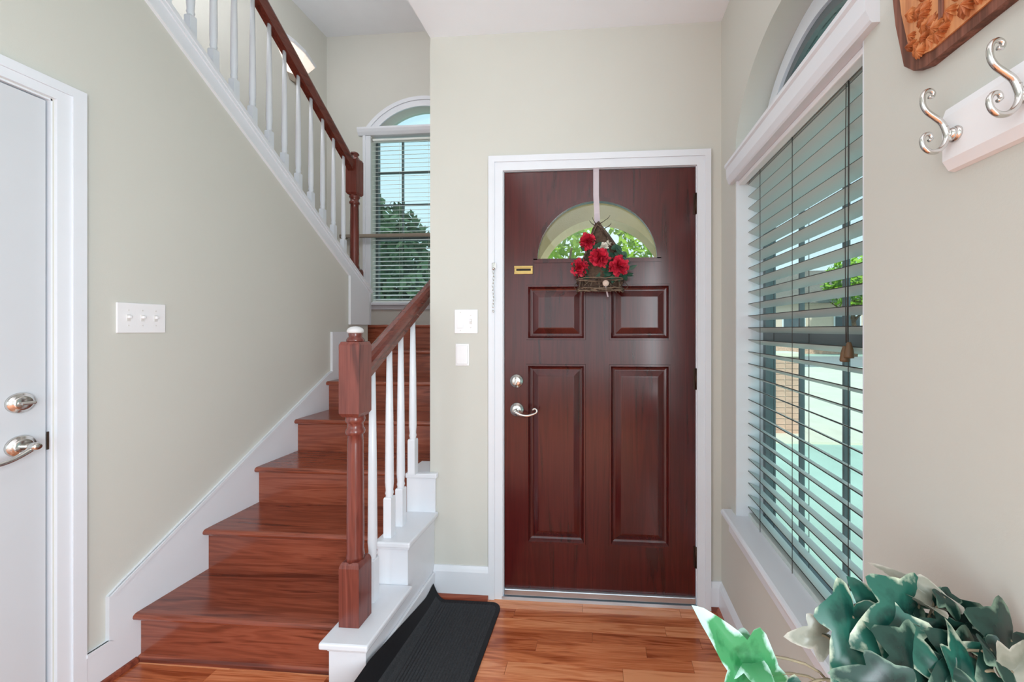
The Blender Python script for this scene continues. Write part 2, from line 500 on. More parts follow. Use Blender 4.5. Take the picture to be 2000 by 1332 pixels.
struct('wall_stairwell_right', MB().box(XE, XE + 0.15, 0.15, YB, 0, HS + 0.2).box(XE, XE + 0.15, YR, 0.15, HC + 0.02, HS + 0.2), 'wall', 'stairwell wall beyond the left end of the door wall', 'wall')
rx0, rx1, rz0, rz1 = -1.7, 0.48, 0.5, 2.5  # unseen rear opening, added for the fill light
mb = MB().box(XS, rx0, YR - 0.15, YR, 0, HS + 0.2).box(rx1, XR + 0.16, YR - 0.15, YR, 0, HS + 0.2).box(rx0, rx1, YR - 0.15, YR, 0, rz0).box(rx0, rx1, YR - 0.15, YR, rz1, HS + 0.2)
struct('wall_rear', mb, 'wall', 'beige wall behind the viewer with a wide opening added for fill light', 'wall')
struct('ceiling', MB().box(XE, XR + 0.16, YR, 0.15, HC, HC + 0.3), 'ceil', 'flat white entry ceiling over the front door', 'ceiling')
struct('ceiling_stairwell', MB().box(XS - 0.1, XE + 0.15, YR - 0.15, YB + 0.15, HS, HS + 0.2), 'ceil', 'higher white ceiling above the staircase', 'ceiling')

# ---------------------------------------------------------------- baseboards, shoe moulding, skirting
def baseboard(name, x0, x1, y0, y1, h, label):
    mb = MB().box(x0, x1, y0, y1, 0, h, 0.003)
    return struct(name, mb, 'white', label, 'baseboard')
def base_profile_x(name, x0, x1, yw, h, label):
    t = 0.016
    mb = MB().prism([(yw, 0), (yw - t, 0), (yw - t, h - 0.025), (yw - t * 0.7, h - 0.012), (yw - t * 0.35, h), (yw, h)], 'x', x0, x1)
    return struct(name, mb, 'white', label, 'baseboard')
base_profile_x('baseboard_front_left', -0.807, -0.531, 0.0, 0.150, 'short white baseboard between stair curb and front door casing')
base_profile_x('baseboard_front_right', 0.524, XR, 0.0, 0.130, 'tiny white baseboard between front door casing and window wall')
t = 0.016
mb = MB().prism([(XR, 0), (XR - t, 0), (XR - t, 0.105), (XR - t * .6, 0.118), (XR, 0.130)], 'y', YR, -0.001)
struct('baseboard_right', mb, 'white', 'white baseboard under the blinds window', 'baseboard')
struct('trim_1', MB().prism([(XR - t, 0), (XR - t - 0.018, 0), (XR - t - 0.015, 0.010), (XR - t - 0.008, 0.016), (XR - t, 0.018)], 'y', -1.6, -0.016), 'shoe', 'red-brown shoe moulding at foot of the window wall', 'moulding')
struct('trim_2', MB().prism([(-0.016, 0), (-0.034, 0), (-0.031, 0.010), (-0.024, 0.016), (-0.016, 0.018)], 'x', 0.524, XR - t), 'shoe', 'short red-brown shoe moulding right of the front door', 'moulding')
struct('trim_3', MB().prism([(-0.016, 0), (-0.034, 0), (-0.031, 0.010), (-0.024, 0.016), (-0.016, 0.018)], 'x', -0.807, -0.531), 'shoe', 'thin red-brown shoe moulding behind the black mat', 'moulding')
# left wall skirting that climbs with the stair
tp = lambda y: 0.342 + (y + 0.5) * 0.670 / 1.115
mb = MB()
for q in ([(-0.609, 0), (-0.545, 0), (-0.545, 0.148), (-0.609, 0.148)],
          [(-0.545, 0), (-0.3, 0), (-0.3, tp(-0.3)), (-0.5, 0.342), (-0.545, 0.312)],
          [(-0.3, 0), (0.1, 0.3), (0.1, tp(0.1)), (-0.3, tp(-0.3))],
          [(0.1, 0.3), (0.65, 0.8), (0.65, 1.026), (0.615, 1.012), (0.1, tp(0.1))],
          [(0.65, 0.8), (0.84, 0.95), (0.84, 1.292), (0.65, 1.292)]):
    mb.prism(q, 'x', XL, XL + 0.016)
sk = struct('trim_4', mb, 'white', 'white skirting board climbing the left wall beside the steps', 'skirting')
lip = [(-0.609, 0.148), (-0.545, 0.148), (-0.545, 0.312), (-0.5, 0.342), (0.615, 1.012), (0.65, 1.026)]
mb = MB()
def offset_poly(pts, d):
    out = []
    for i, p in enumerate(pts):
        a = Vector(pts[max(i - 1, 0)]); b = Vector(p); c = Vector(pts[min(i + 1, len(pts) - 1)])
        n = Vector((0, 0))
        for u, v in ((a, b), (b, c)):
            e = v - u
            if e.length > 1e-6: n += Vector((e.y, -e.x)).normalized()
        n.normalize()
        out.append((b.x + n.x * d, b.y + n.y * d))
    return out
inner = offset_poly(lip, 0.013)
for i in (0, 2, 3, 4):
    mb.prism([lip[i], lip[i + 1], inner[i + 1], inner[i]], 'x', XL + 0.010, XL + 0.021)
obj('bead', mb, 'white', sk)
mb = MB().prism([(-1.9, 0), (-0.445, 0), (-0.445, 0.02), (-1.9, 0.02)], 'x', XL + 0.016, XL + 0.034)
struct('trim_5', MB().prism([(XL + 0.016, 0), (XL + 0.034, 0), (XL + 0.031, 0.010), (XL + 0.024, 0.017), (XL + 0.016, 0.019)], 'y', -0.609, -0.462), 'shoe', 'red-brown shoe moulding at foot of the left skirting', 'moulding')

# ---------------------------------------------------------------- staircase
st = thing('staircase', 'dark red-brown stained wooden staircase with white stepped curb', 'stairs', (-1.35, -0.45, 0))
X1, X2 = XL + 0.016, -0.945
def tread_mb(x0, x1, yn, depth, z, sgn=1):
    """nosing at yn, tread runs sgn*depth beyond; rounded front edge"""
    th = 0.027
    prof = []
    for i in range(7):
        a = math.pi / 2 + math.pi * i / 6
        prof.append((yn + sgn * (th / 2 + th / 2 * math.cos(a)), z - th / 2 + th / 2 * math.sin(a)))
    prof += [(yn + sgn * depth, z - th), (yn + sgn * depth, z)]
    return MB().prism(prof, 'x', x0, x1)
for i in range(7):
    z = RI * (i + 1)
    x1 = X2 if i < 2 else XE - 0.001
    if i < 6:
        obj('tread', tread_mb(X1, x1, NOS[i], TR + 0.028, z), 'tread', st, (-1.4, NOS[i], z))
    else:
        obj('landing', tread_mb(XS + .004, x1, NOS[6], YB - NOS[6], z).box(XS + .004, x1, NOS[6] + 0.03, YB - .002, z - 0.2, z - 0.03), 'tread', st, (-1.4, NOS[i], z))
    r0 = NOS[i] + 0.028
    obj('riser', MB().box(X1, x1, r0, r0 + 0.018, z - RI, z - 0.027), 'tread', st, (-1.4, r0, z - RI))
r0 = NOS[0] + 0.028
obj('shoe_moulding', MB().prism([(r0, 0), (r0 - 0.018, 0), (r0 - 0.016, 0.010), (r0 - 0.008, 0.017), (r0, 0.019)], 'x', X1, X2), 'shoe', st, (-1.4, r0, 0))['label'] = 'pale shoe moulding at foot of the first riser'
# upper flight, returning towards the viewer behind the half wall
for i in range(9):
    z = RI * (8 + i); yn = 1.02 - TR * i
    obj('tread', tread_mb(XS + .004, XL - 0.131, yn, TR + 0.028, z, -1), 'tread', st, (-2.5, yn, z))
    obj('riser', MB().box(XS + .004, XL - 0.131, yn - 0.046, yn - 0.028, z - RI, z - 0.027), 'tread', st, (-2.5, yn, z - RI))
# white stepped curb on the open side
CX0, CX1 = -0.944, -0.808
cy = [-0.555, -0.262, 0.005]
prof = [(cy[0], 0), (cy[0], 0.195), (cy[1], 0.195), (cy[1], 0.385), (cy[2], 0.385), (cy[2], 0.575), (0.149, 0.575), (0.149, 0)]
curb = obj('stepped_curb', MB().prism([(cy[0], 0), (cy[0], 0.195), (cy[1], 0.195), (cy[1], 0.385), (-0.0005, 0.385), (-0.0005, 0)], 'x', CX0, CX1).prism([(-0.0005, 0), (-0.0005, 0.575), (0.15, 0.575), (0.15, 0)], 'x', CX0, XE - 0.001), 'white', st, (-0.88, -0.3, 0))
curb['label'] = 'white painted stepped curb carrying the lower balusters'
for k, (a, b) in enumerate(((cy[0] - 0.028, cy[1]), (cy[1] - 0.028, -0.0005), (-0.028, 0.15))):
    z = RI * (k + 1) + 0.002
    if k < 2:
        m_ = MB().box(CX0 - 0.02 if k == 0 else CX0, CX1 + 0.022, a, b, z, z + 0.024, 0.006)
        m_.box(CX0, CX1 + 0.010, a + 0.016, b, z - 0.016, z, 0.004)
    else:
        m_ = MB().box(CX0, CX1 + 0.022, a, -0.0005, z, z + 0.024, 0.005).box(CX0, XE - 0.001, -0.0005, b, z, z + 0.024)
        m_.box(CX0, CX1 + 0.010, a + 0.014, -0.0005, z - 0.195, z, 0.004)
    obj('curb_cap', m_, 'white', curb, (-0.88, (a + b) / 2, z))
# moulding along the foot of the curb
obj('curb_base', MB().box(CX1, CX1 + 0.012, cy[0], -0.017, 0, 0.12, 0.003), 'white', curb, (CX1, -0.3, 0))

# ---------------------------------------------------------------- sloping cap, half-wall pier
cs = MB()
def slope_prism(mb, ya, yb, lo, hi, x0, x1):
    return mb.prism([(ya, capz(ya) + lo), (yb, capz(yb) + lo), (yb, capz(yb) + hi), (ya, capz(ya) + hi)], 'x', x0, x1)
slope_prism(cs, yt + 0.05, 1.09, -0.022, 0.0, XL + 0.030, XL - 0.16)
capo = struct('trim_6', cs, 'white', 'white sloping cap board under the upper balusters', 'trim')
obj('fascia', slope_prism(MB(), yt + 0.05, 1.075, -0.105, -0.022, XL, XL + 0.016), 'white', capo)
obj('bead', slope_prism(MB(), yt + 0.05, 1.078, -0.040, -0.022, XL + 0.0161, XL + 0.024), 'white', capo)
mb = MB().prism([(0.836, 1.345), (1.075, 1.345), (1.075, capz(1.075) - 0.105), (0.836, capz(0.836) - 0.105)], 'x', XL + 0.001, XL + 0.018)
mb.prism([(1.071, 1.345), (1.086, 1.345), (1.086, capz(1.086) - 0.03), (1.071, capz(1.071) - 0.03)], 'x', XL + 0.018, XL - 0.148)
struct('trim_7', mb, 'white', 'white boxed pier at the low end of the half wall', 'pier')

# ---------------------------------------------------------------- balustrades
def newel(parent, c, zb, z1, z2, z3, h, cap_mat):
    """c centre xy, base block zb..z1, shaft z1..z2, block z2..z3"""
    mb = MB().sqlathe([(h, zb), (h, z1 - 0.02), (h * 0.93, z1 - 0.008), (h * 0.80, z1)], c)
    n = obj('newel_post', mb, 'newel', parent, (c[0], c[1], zb))
    obj('shaft', MB().lathe([(h * .86, z1 - 0.004), (h * .80, z1 + 0.012), (h * .74, z1 + 0.03), (h * .76, z1 + 0.12), (h * .70, z2 - 0.10), (h * .66, z2 - 0.07),
        (h * .82, z2 - 0.066), (h * .86, z2 - 0.058), (h * .82, z2 - 0.05), (h * .70, z2 - 0.044), (h * .68, z2 - 0.028), (h * .80, z2 - 0.022), (h * .88, z2 - 0.014), (h * .84, z2 - 0.006), (h * .8, z2 + 0.003)], (c[0], c[1], 0), 28), 'newel', n, (c[0], c[1], z1))
    obj('rail_block', MB().sqlathe([(h * .78, z2), (h, z2 + 0.014), (h, z3 - 0.012), (h * .88, z3), (h * .80, z3 + 0.001)], c), 'newel', n, (c[0], c[1], z2))
    fin = obj('finial', MB().lathe([(h * .78, z3), (h * .80, z3 + 0.006), (h * .70, z3 + 0.014), (h * .58, z3 + 0.018), (h * .60, z3 + 0.028), (h * .62, z3 + 0.034)], (c[0], c[1], 0), 28), 'newel', n, (c[0], c[1], z3))
    b = obj('finial_dome', MB().lathe([(h * .62, z3 + 0.032), (h * .74, z3 + 0.036), (h * .74, z3 + 0.042), (h * .62, z3 + 0.050), (h * .34, z3 + 0.056), (0.001, z3 + 0.058)], (c[0], c[1], 0), 28), cap_mat, n, (c[0], c[1], z3))
    if cap_mat == 'dome': b['label'] = 'pale grey dome on top'
    return n
def rail_sec(c, w, h):
    pts = []
    for (a, b) in ((-.36, -.5), (.36, -.5), (.42, -.2), (.5, 0.02), (.5, .22), (.40, .40), (.18, .5), (-.18, .5), (-.40, .40), (-.5, .22), (-.5, .02), (-.42, -.2)):
        pts.append((c[0] + a * w, c[1], c[2] + b * h))
    return pts

# lower balustrade
BX, BY = -0.903, -0.470
lb = thing('stair_balustrade', 'lower balustrade with dark red newel, handrail and four white balusters', 'balustrade', (BX, BY, RI + 0.026))
zc_ = RI + 0.0265
newel(lb, (BX, BY), zc_, 0.452, 0.985, 1.262, 0.0385, 'dome')
ru = lambda y: 1.150 + 0.625 * (y + 0.365)     # underside of the rail
ys = [BY + 0.02, -0.30, -0.15, 0.0, 0.07, 0.30]
secs = [rail_sec((BX, q, ru(q) + 0.041), 0.060, 0.086) for q in ys]
obj('handrail', MB().loft(secs, smooth=False), 'rail', lb, (BX, -0.2, 1.25))
def baluster_mb(zb, zt, zblk, w=0.0155):
    mb = MB().sqlathe([(w, zb), (w, zblk), (w * .9, zblk + 0.006)], (0, 0))
    mb.lathe([(w * .95, zblk), (w * .82, zblk + .012), (w * 1.0, zblk + .022), (w * .86, zblk + .034), (w * 1.02, zblk + .07), (w * .9, (zblk + zt) / 2), (w * .60, zt)], (0, 0, 0), 14)
    return mb
for yy, k in ((-0.362, 1), (-0.238, 2), (-0.143, 2), (-0.030, 3)):
    zb = RI * k + 0.0262
    obj('baluster', baluster_mb(zb, ru(yy) + 0.012, zb + 0.165, 0.0175), 'white', lb, (BX, yy, 0), True)

# upper balustrade
UX = XL - 0.065
ub = thing('upper_stair_balustrade', 'upper balustrade on the sloping cap with small newel before the far window', 'balustrade', (UX, 1.0, capz(1.0)))
newel(ub, (UX, 1.005), capz(1.005) - 0.0, 1.78, 2.345, 2.625, 0.043, 'newel')
uu = lambda y: 2.584 - 0.743 * (y - 0.875)
ys = [1.0, 0.6, 0.0, -0.6, -1.2]
secs = [rail_sec((UX, q, uu(q) + 0.050), 0.062, 0.098) for q in ys]
obj('handrail', MB().loft(secs), 'rail', ub, (UX, 0, 3.2))
bproto = None
for k in range(14):
    yy = 0.875 - 0.1065 * k
    if bproto is None:
        z0 = capz(yy)
        mb = baluster_mb(-0.02, uu(yy) - z0 + 0.012, 0.19, 0.0155)
        bproto = obj('baluster', mb, 'white', ub, (UX, yy, z0), True)
    else:
        share(bproto, ub, (UX, yy, capz(yy)))

# ---------------------------------------------------------------- front door
ZB, ZT = 0.043, 2.073
d1 = thing('door_1', 'dark red mahogany front door with arched glass and four raised panels', 'door', (0, 0.02, 0), kind='structure')
DY0, DY1 = 0.006, 0.05
ACX, ACZ, AR, AH = -0.008, 1.645, 0.292, 0.284
def rect_frame(mb, holes):
    pass
PX = [(-0.349, -0.060), (0.052, 0.342)]
PZ = [(0.270, 1.140), (1.257, 1.524)]
mb = MB()
x0, x1 = -0.457, 0.457
mb.box(x0, PX[0][0], DY0, DY1, ZB, ACZ).box(PX[1][1], x1, DY0, DY1, ZB, ACZ)          # stiles
mb.box(PX[0][1], PX[1][0], DY0, DY1, ZB, ACZ)                                        # mullion
for (a, b) in PX:
    for (c, e) in ((ZB, PZ[0][0]), (PZ[0][1], PZ[1][0]), (PZ[1][1], ACZ)):
        mb.box(a, b, DY0, DY1, c, e)
N = 36
ar = [(ACX - AR * math.cos(math.pi * i / N), ACZ + AH * math.sin(math.pi * i / N)) for i in range(N + 1)]
for i in range(N):
    mb.prism([ar[i], ar[i + 1], (ar[i + 1][0], ZT), (ar[i][0], ZT)], 'y', DY0, DY1)
mb.box(x0, ACX - AR, DY0, DY1, ACZ, ZT).box(ACX + AR, x1, DY0, DY1, ACZ, ZT)
obj('slab', mb, 'door', d1, (0, 0.02, 1))
for (a, b) in PX:
    for (c, e) in PZ:
        secs = []
        for ins, dep in ((0, 0.0), (0.001, -0.0045), (0.009, -0.0045), (0.018, 0.010), (0.026, 0.013), (0.030, 0.013), (0.056, 0.001), (0.060, 0.0)):
            secs.append([(a + ins, DY0 + dep, c + ins), (b - ins, DY0 + dep, c + ins), (b - ins, DY0 + dep, e - ins), (a + ins, DY0 + dep, e - ins)])
        secs[0] = [(p[0], DY0 + 0.03, p[2]) for p in secs[0]]
        obj('panel', MB().loft(secs), 'door', d1, ((a + b) / 2, 0.02, (c + e) / 2))
# arched light
mb = MB().prism([ar[i] for i in range(N, -1, -1)], 'y', 0.026, 0.030)
obj('glass_pane', mb, 'glass_door', d1, (ACX, 0.028, ACZ))
mb = MB()
def arch_path(r, h, z0):
    return [(ACX - r * math.cos(math.pi * i / N), z0 + h * math.sin(math.pi * i / N)) for i in range(N + 1)]
o_, i_ = arch_path(AR + 0.014, AH + 0.014, ACZ), arch_path(AR - 0.006, AH - 0.006, ACZ)
for i in range(N):
    mb.prism([o_[i], o_[i + 1], i_[i + 1], i_[i]], 'y', DY0 - 0.007, DY0 + 0.002)
mb.box(ACX - AR - 0.014, ACX + AR + 0.014, DY0 - 0.007, DY0 + 0.002, ACZ - 0.014, ACZ + 0.005)
obj('arch_moulding', mb, 'door', d1, (ACX, 0, ACZ))
# hardware
def rosette(name, parent, x, z, r):
    return obj(name, MB().lathe([(r, 0), (r, -0.004), (r * .94, -0.008), (r * .74, -0.010), (r * .70, -0.014), (r * .56, -0.016), (0.001, -0.0165)], (x, DY0, z), 28, 'y'), 'nickel', parent, (x, DY0, z))
db = rosette('deadbolt', d1, -0.397, 1.057, 0.033)
obj('thumb_turn', MB().box(-0.402, -0.392, DY0 - 0.034, DY0 - 0.016, 1.040, 1.074, 0.003), 'nickel', db, (-0.397, 0, 1.057))
lv = rosette('lever_lock', d1, -0.395, 0.918, 0.034)
path = []
for i in range(19):
    u = i / 18
    path.append((-0.395 + 0.094 * u, DY0 - 0.042 - 0.004 * math.sin(u * 3), 0.915 - 0.020 * math.sin(u * math.pi * 0.85) * (1 - 0.2 * u)))
for i in range(1, 9):
    a = i / 8 * R(250)
    path.append((-0.301 + 0.011 * math.sin(a), DY0 - 0.043, 0.9085 + 0.011 - 0.011 * math.cos(a)))
obj('lever_handle', MB().tube(path, [0.0085 - 0.0035 * min(1, i / 18) for i in range(len(path))], 10).lathe([(0.011, 0.0), (0.011, -0.03), (0.008, -0.034)], (-0.395, DY0 - 0.012, 0.916), 16, 'y'), 'nickel', lv, (-0.39, 0, 0.91))
bp = obj('brass_plate', MB().box(-0.408, -0.317, DY0 - 0.004, DY0, 1.577, 1.617, 0.0015).box(-0.408, -0.317, DY0 - 0.007, DY0 - 0.004, 1.577, 1.587, 0.001).box(-0.408, -0.317, DY0 - 0.007, DY0 - 0.004, 1.607, 1.617, 0.001), 'brass', d1, (-0.36, 0, 1.6))
bp['label'] = 'small slotted brass plate'
obj('slot', MB().box(-0.398, -0.327, DY0 - 0.0052, DY0 - 0.003, 1.593, 1.603), 'dark', bp, (-0.36, 0, 1.6))
for z in (1.90, 1.075, 0.235):
    obj('hinge', MB().lathe([(0.006, -0.05), (0.006, 0.05)], (0.4605, DY0 - 0.004, z), 10).box(0.448, 0.4605, DY0 - 0.002, DY0 + 0.001, z - 0.05, z + 0.05), 'bronze', d1, (0.46, 0, z))
obj('door_sweep', MB().box(-0.456, 0.456, -0.010, DY0 + 0.002, 0.020, 0.050, 0.004), 'alu', d1, (0, 0, 0.04))['label'] = 'silver metal sweep along the bottom edge'
th = struct('trim_8', MB().prism([(-0.014, 0), (-0.012, 0.014), (0.02, 0.018), (0.15, 0.018), (0.15, 0)], 'x', -0.466, 0.466), 'alu', 'low metal threshold under the front door', 'threshold')
# casing and jamb
def casing_bar(mb, pts, y):
    return mb
c0, c1, ct = -0.531, 0.524, 2.148
i0, i1, it = -0.462, 0.462, 2.078
mb = MB()
for prof_o, prof_i, t0, t1 in ((0.0, 1.0, -0.012, 0), (0.0, 0.42, -0.019, -0.012)):
    lerp = lambda a, b, u: a + (b - a) * u
    xo0, xo1, zo = lerp(c0, i0, prof_o), lerp(c1, i1, prof_o), lerp(ct, it, prof_o)
    xi0, xi1, zi = lerp(c0, i0, prof_i), lerp(c1, i1, prof_i), lerp(ct, it, prof_i)
    mb.prism([(xo0, 0), (xi0, 0), (xi0, zi), (xi1, zi), (xi1, 0), (xo1, 0), (xo1, zo), (xo0, zo)], 'y', t0, t1)
cas = struct('trim_9', mb, 'white', 'white casing framing the dark front door', 'door casing')
mb = MB().box(-0.467, -0.459, 0.0, 0.15, 0, ZT + 0.006).box(0.459, 0.467, 0.0, 0.15, 0, ZT + 0.006).box(-0.467, 0.467, 0.0, 0.15, ZT + 0.004, ZT + 0.010)
obj('jamb', mb, 'white', cas)
# door chain hanging on the casing
ch = thing('door_chain', 'small security chain hanging on the front door casing', 'door chain', (-0.505, -0.012, 1.62))
obj('chain_plate', MB().box(-0.512, -0.494, -0.024, -0.0195, 1.602, 1.63, 0.002), 'nickel', ch, (-0.503, -0.02, 1.61))
obj('chain_knob', MB().lathe([(0.006, 0), (0.008, -0.004), (0.006, -0.01), (0.002, -0.012)], (-0.503, -0.023, 1.60), 12, 'y'), 'nickel', ch, (-0.503, -0.02, 1.60))
def torus(R1, r, axis, sx=1.0, sz=1.0, n=14, m=6):
    pts = []
    mb = MB(); v = []; f = []
    for i in range(n):
        a = 2 * math.pi * i / n
        for j in range(m):
            b = 2 * math.pi * j / m
            q = R1 + r * math.cos(b)
            u, w, h = q * math.cos(a) * sx, q * math.sin(a) * sz, r * math.sin(b)
            v.append((u, h, w) if axis == 'y' else ((h, u, w) if axis == 'x' else (u, w, h)))
            f.append((i * m + j, ((i + 1) % n) * m + j, ((i + 1) % n) * m + (j + 1) % m, i * m + (j + 1) % m))
    return mb.add(v, f, 0, True)
la = lbk = None
for k in range(11):
    loc = (-0.505 + 0.002 * math.sin(k), -0.0245, 1.588 - 0.0165 * k)
    if k % 2 == 0:
        if la is None: la = obj('link', torus(0.0065, 0.0014, 'y', 0.75, 1.5), 'nickel', ch, loc, True)
        else: share(la, ch, loc)
    else:
        if lbk is None: lbk = obj('link', torus(0.0065, 0.0014, 'x', 0.45, 1.5), 'nickel', ch, loc, True)
        else: share(lbk, ch, loc)
obj('chain_bolt', MB().lathe([(0.003, 0), (0.005, 0.004), (0.003, 0.012)], (-0.505, -0.0245, 1.390), 10), 'nickel', ch, (-0.505, -0.0245, 1.39))

# ---------------------------------------------------------------- switches
def plate(name, label, cx, cz, w, h, kind, plane='front', cat='light switch'):
    t = thing(name, label, cat, (cx, 0, cz) if plane == 'front' else (XL, cx, cz))
    def B(u0, u1, d0, d1, z0, z1, bev):
        if plane == 'front': return MB().box(cx + u0, cx + u1, -d1, -d0, cz + z0, cz + z1, bev)
        return MB().box(XL + d0, XL + d1, cx + u0, cx + u1, cz + z0, cz + z1, bev)
    org = (cx, 0, cz) if plane == 'front' else (XL, cx, cz)
    obj('cover_plate', B(-w / 2, w / 2, 0, 0.007, -h / 2, h / 2, 0.0025), 'plate', t, org)
    for u in kind:
        if u[0] == 'toggle':
            s_ = obj('toggle_slot', B(u[1] - 0.006, u[1] + 0.006, 0.0065, 0.0078, -0.013, 0.013, 0.0005), 'toggle', t, org)
            obj('toggle', B(u[1] - 0.004, u[1] + 0.004, 0.007, 0.018, -0.002, 0.009, 0.0015), 'plate', s_, org)
        elif u[0] == 'rocker':
            obj('rocker', B(u[1] - 0.016, u[1] + 0.016, 0.0065, 0.0105, -0.033, 0.033, 0.0015), 'plate', t, org)
        elif u[0] == 'door':
            obj('flap', B(u[1] - u[2], u[1] + u[2], 0.006, 0.013, -h / 2 + 0.008, h / 2 - 0.008, 0.003), 'plate', t, org)
        if u[0] != 'door':
            for zz in (-0.03 if u[0] == 'toggle' else -0.044, 0.03 if u[0] == 'toggle' else 0.044):
                if abs(zz) < h / 2 - 0.004:
                    obj('screw', B(u[1] - 0.0025, u[1] + 0.0025, 0.0065, 0.0078, zz - 0.0025, zz + 0.0025, 0.0005), 'toggle', t, org)
    return t
plate('light_switch', 'square white double switch plate left of the front door', -0.646, 1.347, 0.116, 0.118, [('rocker', -0.028), ('toggle', 0.024)])
plate('wall_sensor', 'small white blank box below the square switch plate', -0.665, 1.184, 0.068, 0.108, [('door', 0, 0.027)], cat='wall box')
plate('light_switch', 'wide white triple switch plate on the left wall', -0.4335, 1.353, 0.165, 0.118, [('toggle', -0.046), ('toggle', 0.0), ('toggle', 0.046)], 'left')

# ---------------------------------------------------------------- white door in the left wall
d2 = thing('door_2', 'plain white interior door at the left with satin lever', 'door', (XL - 0.03, LD1 - 0.45, 0), kind='structure')
obj('slab', MB().box(XL - 0.050, XL - 0.008, LD0 + 0.012, LD1 - 0.010, 0.012, LDT - 0.010, 0.002), 'door_white', d2, (XL - 0.03, -1.1, 1))
FX = XL - 0.008
def rosx(name, y, z, r, parent, m='nickel'):
    return obj(name, MB().lathe([(r, 0), (r, 0.004), (r * .92, 0.009), (r * .76, 0.011), (r * .70, 0.015), (r * .55, 0.018), (0.001, 0.0185)], (FX, y, z), 28, 'x'), m, parent, (FX, y, z))
db2 = rosx('deadbolt', -0.752, 1.073, 0.033, d2)
obj('thumb_turn', MB().box(FX + 0.018, FX + 0.036, -0.768, -0.736, 1.068, 1.078, 0.003), 'nickel', db2, (FX, -0.752, 1.073))
lv2 = rosx('lever_lock', -0.752, 0.935, 0.034, d2)
path = [(FX + 0.048, -0.752 - 0.115 * u / 14, 0.930 - 0.030 * math.sin(u / 14 * 2.4)) for u in range(15)]
obj('lever_handle', MB().tube(path, [0.009 - 0.004 * i / 14 for i in range(15)], 10).lathe([(0.012, 0.0), (0.012, 0.034), (0.013, 0.044), (0.009, 0.054)], (FX + 0.012, -0.752, 0.935), 18, 'x'), 'nickel', lv2, (FX, -0.752, 0.93))
obj('latch_plate', MB().box(XL - 0.0085, XL - 0.006, LD1 - 0.0095, LD1 - 0.001, 0.905, 0.965, 0.0005), 'bronze', d2, (XL, LD1, 0.935))
mb = MB()
o0, o1, ot = LD0 - 0.070, LD1 + 0.076, 2.147
q0, q1, qt = LD0 - 0.002, LD1 + 0.004, LDT + 0.002
for u0, u1, t0, t1 in ((0.0, 1.0, 0.0, 0.012), (0.0, 0.5, 0.012, 0.018)):
    lerp = lambda a, b, u: a + (b - a) * u
    a0, a1, az = lerp(o0, q0, u0), lerp(o1, q1, u0), lerp(ot, qt, u0)
    b0, b1, bz = lerp(o0, q0, u1), lerp(o1, q1, u1), lerp(ot, qt, u1)
    mb.prism([(a0, 0), (b0, 0), (b0, bz), (b1, bz), (b1, 0), (a1, 0), (a1, az), (a0, az)], 'x', XL + t0, XL + t1)
cas2 = struct('trim_10', mb, 'white', 'white casing around the white door at the left', 'door casing')
mb = MB().box(XL - 0.13, XL, LD1 - 0.004, LD1, 0, LDT).box(XL - 0.13, XL, LD0, LD0 + 0.006, 0, LDT).box(XL - 0.13, XL, LD0, LD1, LDT - 0.006, LDT)
mb.box(XL - 0.075, XL - 0.055, LD1 - 0.02, LD1, 0, LDT)
obj('jamb', mb, 'white', cas2)

# ---------------------------------------------------------------- right window
GX = 0.705
w1 = thing('window_1', 'arched bronze-framed window behind white blinds on the right', 'window', (GX, YC, WZ0), kind='structure')
fw = 0.030
mb = MB().box(GX - 0.02, GX + 0.02, YN, YN + fw, WZ0, 1.95).box(GX - 0.02, GX + 0.02, YF - fw, YF, WZ0, 1.95)
mb.box(GX - 0.02, GX + 0.02, YN, YF, WZ0, WZ0 + fw).box(GX - 0.02, GX + 0.02, YN, YF, 1.93, 1.985)
obj('frame', mb, 'frame', w1, (GX, YC, 1.2))
obj('meeting_rail', MB().box(GX - 0.028, GX + 0.012, YN + fw, YF - fw, 1.262, 1.305, 0.004), 'frame', w1, (GX, YC, 1.28))
for zz0, zz1 in ((WZ0 + fw, 1.262), (1.305, 1.93)):
    obj('glass_pane', MB().box(GX - 0.003, GX + 0.003, YN + fw, YF - fw, zz0, zz1), 'glass', w1, (GX, YC, (zz0 + zz1) / 2))
for yy in (YN + fw + (YF - YN - 2 * fw) / 3, YN + fw + 2 * (YF - YN - 2 * fw) / 3):
    obj('muntin', MB().box(GX - 0.008, GX + 0.008, yy - 0.005, yy + 0.005, WZ0 + fw, 1.93), 'frame', w1, (GX, yy, 1.2))
